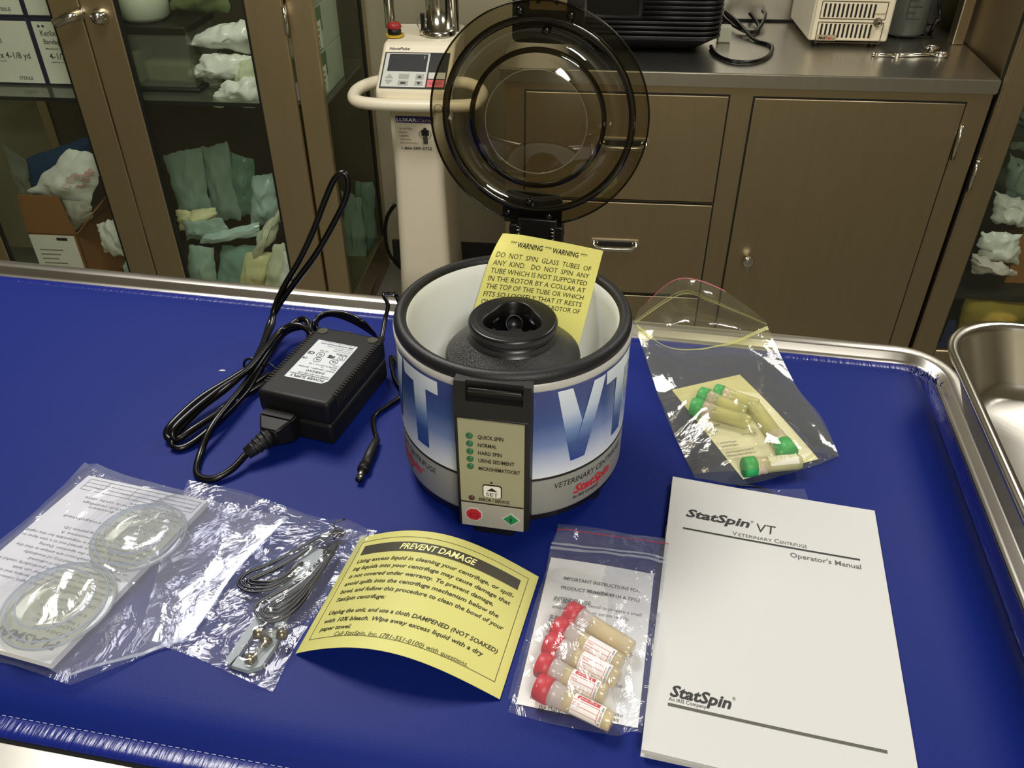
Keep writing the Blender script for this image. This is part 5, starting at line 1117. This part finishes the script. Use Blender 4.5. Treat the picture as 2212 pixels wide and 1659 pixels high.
m = MB(ROOM); rb(m, (a.x, 2.30, -.8), (b.x, 2.50, b.z), mat('cardboard_orange', '#a8743f', 0.8), .003); single(m, 'cardboard_box', 'orange-brown cardboard box at the right picture edge on the cabinet shelf', 'box', (a.x, 2.3, -.8), 0, room=True)
YC = mat('yellow_cloth', '#8f7c30', 0.9, bump=.3, bscale=120)
pouch('folded_cloth', 'folded mustard yellow cloth on the lowest shelf of the right cabinet', 'cloth', [(2068, 712), (2215, 700), (2225, 655), (2085, 640)], 2.24, YC, .05, .10, None, 70, .006)
pouch('blue_pack', 'dark blue drape bundle under the yellow cloth in the right cabinet', 'pack', [(2020, 760), (2260, 760), (2260, 705), (2050, 690)], 2.28, cp('dark_blue_drape', '#2a3a70', .8), .03, .08, None, 71)

# ------------------------------------------------------------------ laser console
LY = 2.30
lz = thing('laser_console', 'cream medical laser console on a column with a loop handle', 'medical device', (RYp(905, 245, LY).x, LY+.12, FLOOR_Z), 0, room=True)
xa, xb = RYp(838, 250, LY).x, RYp(966, 400, LY).x-.03
m = MB(ROOM); zc0 = RYp(838, 246, LY).z
m.loops([[(x, y, z) for x, y in rrect(xa-o, xb+o+.02, LY-o, LY+.26, .03, 6)] for o, z in ((.02, FLOOR_Z+.02), (.006, FLOOR_Z+.25), (0, zc0-.2), (0, zc0+.02))], CREAM, cap0=True, cap1=True); m.build('column', lz)
# tapered head with sloping keypad face
A, B, C_, D = RYp(809, 193, LY-.04), RYp(968, 197, LY-.04), RYp(985, 92, LY+.05), RYp(829, 90, LY+.05)
hb = RYp(809, 218, LY-.04).z
bm_ = bmesh.new()
Tz = RYp(840, 68, LY+.24)
vv = [Vector((A.x, LY-.04, hb)), Vector((B.x, LY-.04, hb)), Vector((B.x, LY-.04, B.z)), Vector((A.x, LY-.04, A.z)), Vector((C_.x, LY+.05, C_.z)), Vector((D.x, LY+.05, D.z)), Vector((C_.x, LY+.25, C_.z+.004)), Vector((D.x, LY+.25, D.z+.004)), Vector((B.x, LY+.25, hb)), Vector((A.x, LY+.25, hb))]
BV = [bm_.verts.new(v) for v in vv]
for f in ([0, 1, 2, 3], [3, 2, 4, 5], [5, 4, 6, 7], [7, 6, 8, 9], [9, 8, 1, 0], [1, 8, 6, 4, 2], [0, 3, 5, 7, 9]): bm_.faces.new([BV[i] for i in f])
bmesh.ops.recalc_face_normals(bm_, faces=bm_.faces[:]); bmesh.ops.bevel(bm_, geom=bm_.edges[:], offset=.010, segments=3, affect='EDGES', profile=.5)
m = MB(ROOM); m.bm(bm_, CREAM, None, True); head = m.build('head', lz)
ux = Vector((B.x-A.x, 0, 0)); 
def LF(u, v, e=.0008):                               # keypad face: u across, v up the slope
    l = vv[3].lerp(vv[5], v); r = vv[2].lerp(vv[4], v); n = Vector((0, -1, .9)).normalized()
    return l.lerp(r, u) + n*e
def quad(m, u0, u1, v0, v1, mt_, e): m.add([LF(u0, v0, e), LF(u1, v0, e), LF(u1, v1, e), LF(u0, v1, e)], [[0, 1, 2, 3]], mt_)
kp = MB(ROOM); KB = mat('keypad_black', '#101112', 0.6); KW = mat('keypad_grey', '#c9cac2', 0.5)
quad(kp, .055, .95, .03, .78, KB, .0012); quad(kp, .075, .68, .06, .76, KW, .0016); quad(kp, .125, .655, .38, .74, mat('display', '#121416', 0.6), .0020)
for u0, v0, u1, v1 in ((.30, .22, .44, .33), (.30, .09, .44, .19), (.53, .22, .64, .33), (.53, .09, .64, .19)): quad(kp, u0, u1, v0, v1, mat('key_grey', '#9c9d94', 0.5), .0020)
KG = mat('key_grey', '#9c9d94', 0.5)
for p in (((.11, .23), (.23, .23), (.17, .33)), ((.11, .20), (.17, .10), (.23, .20))): kp.add([LF(*q, .0020) for q in p], [[0, 1, 2]], KG)
for p in (((.555, .25), (.615, .25), (.585, .31)), ((.555, .165), (.585, .105), (.615, .165))): kp.add([LF(*q, .0024) for q in p], [[0, 1, 2]], INK)
quad(kp, .335, .405, .12, .16, INK, .0024); quad(kp, .70, .93, .24, .37, KW, .0016); quad(kp, .70, .93, .07, .22, mat('key_red', '#cf2a30', 0.4), .0016)
kp.text('?', KW, lambda x, y: LF(x, y, .0026), .60, .64, .06, w=.02); kp.text('NovaPulse', INK, lambda x, y: LF(x, y, .0014), .10, .83, .055, w=.28, shear=.3, bold=.01)
kp.text('READY', mat('key_red_dark', '#7c1c20', 0.5), lambda x, y: LF(x, y, .0022), .73, .12, .05, w=.16)
kp.build('keypad', lz)
m = MB(ROOM); zr = RYp(900, 225, LY-.09).z
rl, rr_ = RYp(757, 215, LY-.04).x, RYp(1045, 215, LY-.04).x
lp = [Vector(p) for p in ((xa+.03, LY+.08, zr+.01), (rl+.06, LY+.07, zr+.012), (rl+.012, LY+.02, zr+.005), (rl+.012, LY-.05, zr), (rl+.05, LY-.085, zr-.002), ((xa+xb)/2, LY-.095, zr-.003), (rr_-.05, LY-.085, zr-.002), (rr_-.012, LY-.05, zr), (rr_-.012, LY+.02, zr+.005), (rr_-.06, LY+.07, zr+.012), (xb-.0, LY+.08, zr+.01))]
m.tube(lp, .0165, CREAM, 14, sub=8); rb(m, (xa, LY-.09, zr-.014), (xb+.02, LY+.02, hb+.006), CREAM, .006); m.build('loop_handle', lz)
zt_ = C_.z+.004
b = RYp(853, 78, LY+.10)
m = MB(ROOM); m.cyl(.019, .019, zt_-.002, zt_+.018, BLACK, 24, T=Matrix.Translation((b.x, LY+.10, 0)), bev=.003); m.cyl(.026, .026, zt_-.002, zt_+.003, mat('yellow_ring', '#c9a52e', 0.5), 24, T=Matrix.Translation((b.x, LY+.10, 0))); m.build('stop_base', lz)
m = MB(ROOM); m.cyl(.021, .018, zt_+.017, zt_+.034, mat('stop_red', '#9c2a28', 0.45), 24, T=Matrix.Translation((b.x, LY+.10, 0)), bev=.004); lab(m.build('stop_button', lz), 'red emergency stop button')
def post(u, r0, y, prof, name):
    x = RYp(u, 80, y).x; mm = MB(ROOM); mm.lathe(prof, CHROME, 28, T=Matrix.Translation((x, y, zt_-.002))); return lab(mm.build(name, lz), 'polished metal post')
post(949, 0, LY+.13, [(.047, 0), (.047, .010), (.040, .018), (.034, .018), (.034, .085), (.030, .16), (.030, .30), (.0001, .30)], 'arm_base')
post(846, 0, LY+.20, [(.015, 0), (.015, .10), (.011, .104), (.011, .120), (.015, .124), (.015, .26), (.0001, .26)], 'arm_tip')
post(981, 0, LY+.17, [(.016, 0), (.016, .085), (.012, .092), (.0001, .094)], 'pin')
kx_ = RYp(915, 75, LY+.12).x
m = MB(ROOM); m.cyl(.012, .012, zt_, zt_+.012, CHROME, 16, T=Matrix.Translation((kx_, LY+.12, 0))); m.tube([(kx_+.016*math.cos(2*PI*i/16), LY+.12, zt_+.026+.016*math.sin(2*PI*i/16)) for i in range(16)], .0018, CHROME, 6, closed=True); rb(m, (kx_-.006, LY+.116, zt_+.012), (kx_+.006, LY+.124, zt_+.055), BLACK, .002); m.build('key_switch', lz)
# service sticker on the column
m = MB(ROOM); s0, s1 = RYp(860, 320, LY), RYp(936, 252, LY); sy = LY-.0012
F = lambda x, z: Vector((s0.x+(s1.x-s0.x)*x, sy, s0.z+(s1.z-s0.z)*z))
def sq(x0, x1, z0, z1, mt_, e): m.add([F(x0, z0)+Vector((0, -e, 0)), F(x1, z0)+Vector((0, -e, 0)), F(x1, z1)+Vector((0, -e, 0)), F(x0, z1)+Vector((0, -e, 0))], [[0, 1, 2, 3]], mt_)
sq(0, 1, .80, 1, mat('sticker_blue', '#24276e', 0.5), .0004); Fe = lambda x, z: F(x, z)+Vector((0, -.0010, 0))
m.text('LUXAR', CART, Fe, .03, .84, .10, w=.52, bold=.01); m.text('Care', mat('gold', '#b79a4a', 0.5), Fe, .56, .84, .10, w=.38, shear=.3)
for z, s, w in ((.60, 'Service Plans', .34), (.49, 'Repairs', .2), (.38, 'Upgrades', .24), (.27, 'Accessories', .30), (.16, 'Refurbished Lasers', .48)): m.text(s, INKG, Fe, .08, z, .055, w=w)
m.text('1-866-589-2722', INK, Fe, .10, -.02, .085, w=.82, bold=.02)
sq(.66, .86, .42, .60, INK, .0006); sq(.70, .82, .16, .42, INKG, .0006); sq(.72, .80, .60, .66, INK, .0006)
for i in range(14):
    a, b_ = 2*PI*i/14, 2*PI*(i+1)/14; m.line(INKG, Fe, .76+.16*math.cos(a), .46+.15*math.sin(a), .76+.16*math.cos(b_), .46+.15*math.sin(b_), .014)
m.build('service_sticker', lz)
m = MB(ROOM); p = [RYp(853, 442, LY+.10), RYp(836, 470, LY+.10), RYp(832, 510, LY+.10), RYp(842, 550, LY+.10), RYp(866, 580, LY+.10)]
m.tube(p, .006, CORD, 8, sub=6); m.build('rear_cable', lz)

# ------------------------------------------------------------------ things on the worktop
# radio
ra = RZp(1520, 116, ZC); rx1 = .345; rx0 = -.06; ryf = 2.345
rd = thing('radio', 'black ribbed tabletop radio on the worktop behind the open lid', 'radio', ((rx0+rx1)/2, ryf+.12, ZC), 0, room=True)
RB = mat('radio_black', '#0b0b0c', 0.4); zb_ = ZC+.035
m = MB(ROOM)
def rl_(o, z, b=0): return [(x, y, z) for x, y in rrect(rx0+o, rx1-o, ryf+o+b, ryf+.24, .05, 6)]
m.loops([rl_(.05, ZC+.001), rl_(.035, ZC+.012), rl_(.006, zb_), rl_(0, zb_+.004), rl_(0, zb_+.19), rl_(.004, zb_+.24), rl_(.03, zb_+.26)], RB, cap0=True, cap1=True); m.build('case', rd)
for k in range(14):
    z = zb_+.010+.0125*k; mm = MB(ROOM)
    xs = rx0 if k < 4 else .135
    lp = [(x, y, z) for x, y in rrect(rx0-.003, rx1+.003, ryf-.003, ryf+.243, .052, 6)]
    pts = [Vector(q) for q in lp if q[0] >= xs-.01]; pts.sort(key=lambda q: (q.y > ryf+.12 and q.x < rx1-.02, 0))
    fr_ = [Vector((xs, ryf-.003, z)), Vector((rx1-.05, ryf-.003, z))] + [Vector((rx1-.05+.053*math.sin(a), ryf+.05-.053*math.cos(a), z)) for a in (PI/8, PI/4, 3*PI/8, PI/2)] + [Vector((rx1+.003, ryf+.18, z))]
    mm.tube(fr_, .0038, RB, 8); mm.build('grille_rib', rd)
m = MB(ROOM); rb(m, (rx0+.05, ryf-.004, zb_+.062), (.125, ryf+.002, zb_+.135), GLOSSBLK, .002); m.build('display_window', rd)
m = MB(ROOM); rb(m, (rx0+.02, ryf-.007, zb_+.140), (.130, ryf+.002, zb_+.158), RB, .003); rb(m, (rx0+.1, ryf-.009, zb_+.166), (.06, ryf+.002, zb_+.190), mat('radio_badge', '#4d4d4d', 0.3), .002); m.build('front_bar', rd)
m = MB(); q = [P(*a, ZC+.006) for a in ((1548, 60), (1580, 40), (1620, 32), (1650, 48), (1630, 70), (1585, 62), (1560, 40), (1600, 34), (1640, 58), (1612, 74), (1570, 45), (1552, 25))]
for i, v in enumerate(q): v.z = ZC+.006+.008*(i % 4)
m.tube(q, .0052, CORD, 8, sub=8)
q = [P(*a, ZC+.0055) for a in ((1556, 30), (1590, 62), (1630, 86), (1662, 96), (1668, 108), (1655, 124), (1622, 134), (1580, 132), (1548, 118), (1536, 100))]
for i, v in enumerate(q): v.z = ZC+.0056+(.02 if i < 2 else 0)
m.tube(q, .0052, CORD, 8, sub=8)
single(m, 'radio_cable', 'tangled black cord on the worktop right of the radio', 'cord', P(1600, 80, ZC))
a = RZp(1564, 91, ZC); m = MB(ROOM); rb(m, (a.x-.02, a.y-.012, ZC+.0005), (a.x+.016, a.y+.02, ZC+.044), mat('white_adapter', '#b9bba6', 0.5), .004); single(m, 'plug_adapter', 'small white plug-in adapter beside the radio', 'plug adapter', (a.x, a.y, ZC), 0, room=True)
# suction pump
m0 = RZp(1745, 104, ZC); m1 = RZp(1912, 104, ZC); mx0, mx1 = m0.x, m1.x; my = 2.47
zt0 = ZC+.016
sp = thing('suction_pump', 'cream suction pump with slotted front panel on the worktop', 'suction pump', ((mx0+mx1)/2, my+.13, ZC), 0, room=True)
m = MB(ROOM); rb(m, (mx0, my, zt0), (mx1, my+.27, zt0+.30), CREAM, .006); m.build('case', sp)
m = MB(ROOM); rb(m, (mx0+.004, my-.006, zt0+.002), (mx1-.004, my+.002, zt0+.298), mat('pump_front', '#e4d9bd', 0.45), .005)
BRN = mat('pump_line', '#4a4028', 0.6); wW = mx1-mx0
zy = lambda v: RYp(1830, v, my).z-zt0                 # heights on the pump's face
for zA, zB in ((zy(91), zy(47.5)), (zy(40), zy(2))):
    for a_, b_ in (((mx0+.018, zA), (mx1-.022, zA)), ((mx1-.022, zA), (mx1-.022, zB)), ((mx1-.022, zB), (mx0+.018, zB)), ((mx0+.018, zB), (mx0+.018, zA))):
        m.line(BRN, lambda x, z: Vector((x, my-.0066, zt0+z)), *a_, *b_, .0022)
m.text('VACUUM', BRN, lambda x, z: Vector((x, my-.0066, zt0+z)), mx0+wW*.76, zy(30), .005, w=.026)
m.build('front_panel', sp)
for row, (z0_, z1_) in enumerate(((zy(80), zy(51)), (zy(36), zy(7)))):
    for k in range(12):
        x = mx0+.026+.0118*k; mm = MB(ROOM); rb(mm, (x, my-.0072, zt0+z0_), (x+.0050, my-.004, zt0+z1_), DARKGAP); mm.build('vent_slot', sp)
m = MB(ROOM); m.lathe([(.011, 0), (.011, .008), (.007, .014), (.007, .022), (.004, .022), (.004, .006), (.0001, .006)], mat('port_metal', '#8f887a', 0.3, 1.0), 20, T=Matrix.Translation((mx1-.040, my-.006, zt0+zy(45))) @ Matrix.Rotation(PI/2, 4, 'X')); m.build('hose_port', sp)
m = MB(ROOM); rb(m, (mx0+.022, my-.0085, zt0+zy(87)), (mx0+.072, my-.0068, zt0+zy(75)), mat('badge', '#a8987a', 0.5)); m.text('Medi', INK, lambda x, z: Vector((x, my-.0089, zt0+z)), mx0+.026, zy(84), .007, w=.018, bold=.03); m.text('Vac', REDM, lambda x, z: Vector((x, my-.0089, zt0+z)), mx0+.045, zy(84), .007, w=.014, bold=.03); m.text('inc', INK, lambda x, z: Vector((x, my-.0089, zt0+z)), mx0+.061, zy(84), .004, w=.007); m.build('badge', sp)
for x, y in ((mx0+.03, my+.03), (mx1-.03, my+.03), (mx0+.03, my+.24), (mx1-.03, my+.24)):
    m = MB(ROOM); m.cyl(.011, .011, ZC, zt0+.001, RUBBER, 16, T=Matrix.Translation((x, y, 0))); m.build('foot', sp)
# collection jar
j = RZp(1958, 84, ZC); jr = .060; jx, jy = j.x, j.y+.05
jt = thing('collection_jar', 'clear graduated suction jar standing beside the cream pump', 'jar', (jx, jy, ZC), 0, room=True)
m = MB(ROOM); m.lathe([(.0001, .006), (jr*.9, .006), (jr, .014), (jr*1.03, .20), (jr*1.03, .28), (jr*.98, .28), (jr*.96, .016), (.0001, .010)], clear('jar_plastic', '#aeb4ac', '#8d948c', 0.45, 0.12), 40, T=Matrix.Translation((jx, jy, ZC))); m.build('vessel', jt)
m = MB(ROOM); J = lambda a, z: Vector((jx+(jr*1.04+.0005)*math.sin(a), jy-(jr*1.04+.0005)*math.cos(a), ZC+z))
m.line(INK, J, -.30, .055, -.30, .24, .02)
for k in range(12): m.line(INK, J, -.30, .055+.016*k, .05 if k % 2 else .28, .055+.016*k, .0014, n=4)
m.build('scale', jt)
m = MB(ROOM); rb(m, (jx-.03, jy-jr*.7, ZC), (jx+.078, jy+jr*.8, ZC+.006), BLACK, .002); m.tube([(jx+.070, jy-.02, ZC+.004), (jx+.082, jy-.02, ZC+.045), (jx+.10, jy-.02, ZC+.05)], .006, BLACK, 8); m.tube([(jx+.088, jy-.02, ZC+.05), (jx+.085, jy+.01, ZC+.085)], .005, BLACK, 8); m.build('stand', jt)
# forceps
fa, fb = P(1884, 117, ZC+.006), P(2000, 116, ZC+.006); m = MB(); ck = P(1938, 119, ZC+.006)
fr0 = P(2012, 102, ZC+.006); fr1 = P(2032, 117, ZC+.006)
m.tube([fa, fa.lerp(ck, .3), ck], lambda t: .003+.003*t, CHROME, 8); m.tube([fa, fa.lerp(ck, .12)], .006, CHROME, 8); m.tube([ck, fb, fr0.lerp(fb, .35)], .0045, CHROME, 8); m.tube([ck, fb+Vector((0, -.006, 0)), fr1.lerp(fb, .4)], .0045, CHROME, 8); m.cyl(.008, .008, -.006, .006, CHROME, 12, T=Matrix.Translation(ck))
for c, r in ((fr0, .017), (fr1, .019)): m.tube([c+Vector((r*math.cos(2*PI*i/20), r*.8*math.sin(2*PI*i/20), 0)) for i in range(20)], .004, CHROME, 8, closed=True)
single(m, 'forceps', 'chrome ring-handled forceps lying in front of the suction pump', 'forceps', ck)

# ------------------------------------------------------------------ stainless tray beside the table
TX0, TY1 = 0.239, 0.643; TZ_ = .054
ty = thing('instrument_tray', 'deep stainless steel tray with rolled rim at the right edge, over the table side', 'tray', TABLE @ Vector((.52, .40, 0)), YAW_T)
def tl(i, z, r=.05): return [(x, y, z) for x, y in rrect(TX0+i, TX0+.62, TY1-.85, TY1-i, max(.02, r-i*.3), 10)]
def tl2(i, z, r=.055): return [(x, y, z) for x, y in rrect(TX0+i, TX0+.62-i, TY1-.85+i, TY1-i, max(.02, r-i*.3), 10)]
m = MB(TABLE)
m.loops([tl2(.026, .0015), tl2(.022, .006), tl2(.0070, TZ_-.006), tl2(.002, TZ_-.0055), tl2(0, TZ_-.002), tl2(.001, TZ_+.0012), tl2(.004, TZ_+.0018), tl2(.0075, TZ_+.0005), tl2(.009, TZ_-.003), tl2(.024, .012), tl2(.028, .0060), tl2(.036, .0032), tl2(.07, .0026)], mat('tray_steel', '#cfcac0', 0.22, 1.0, var=.08, vscale=14), cap0=True, cap1=True); m.build('pan', ty)
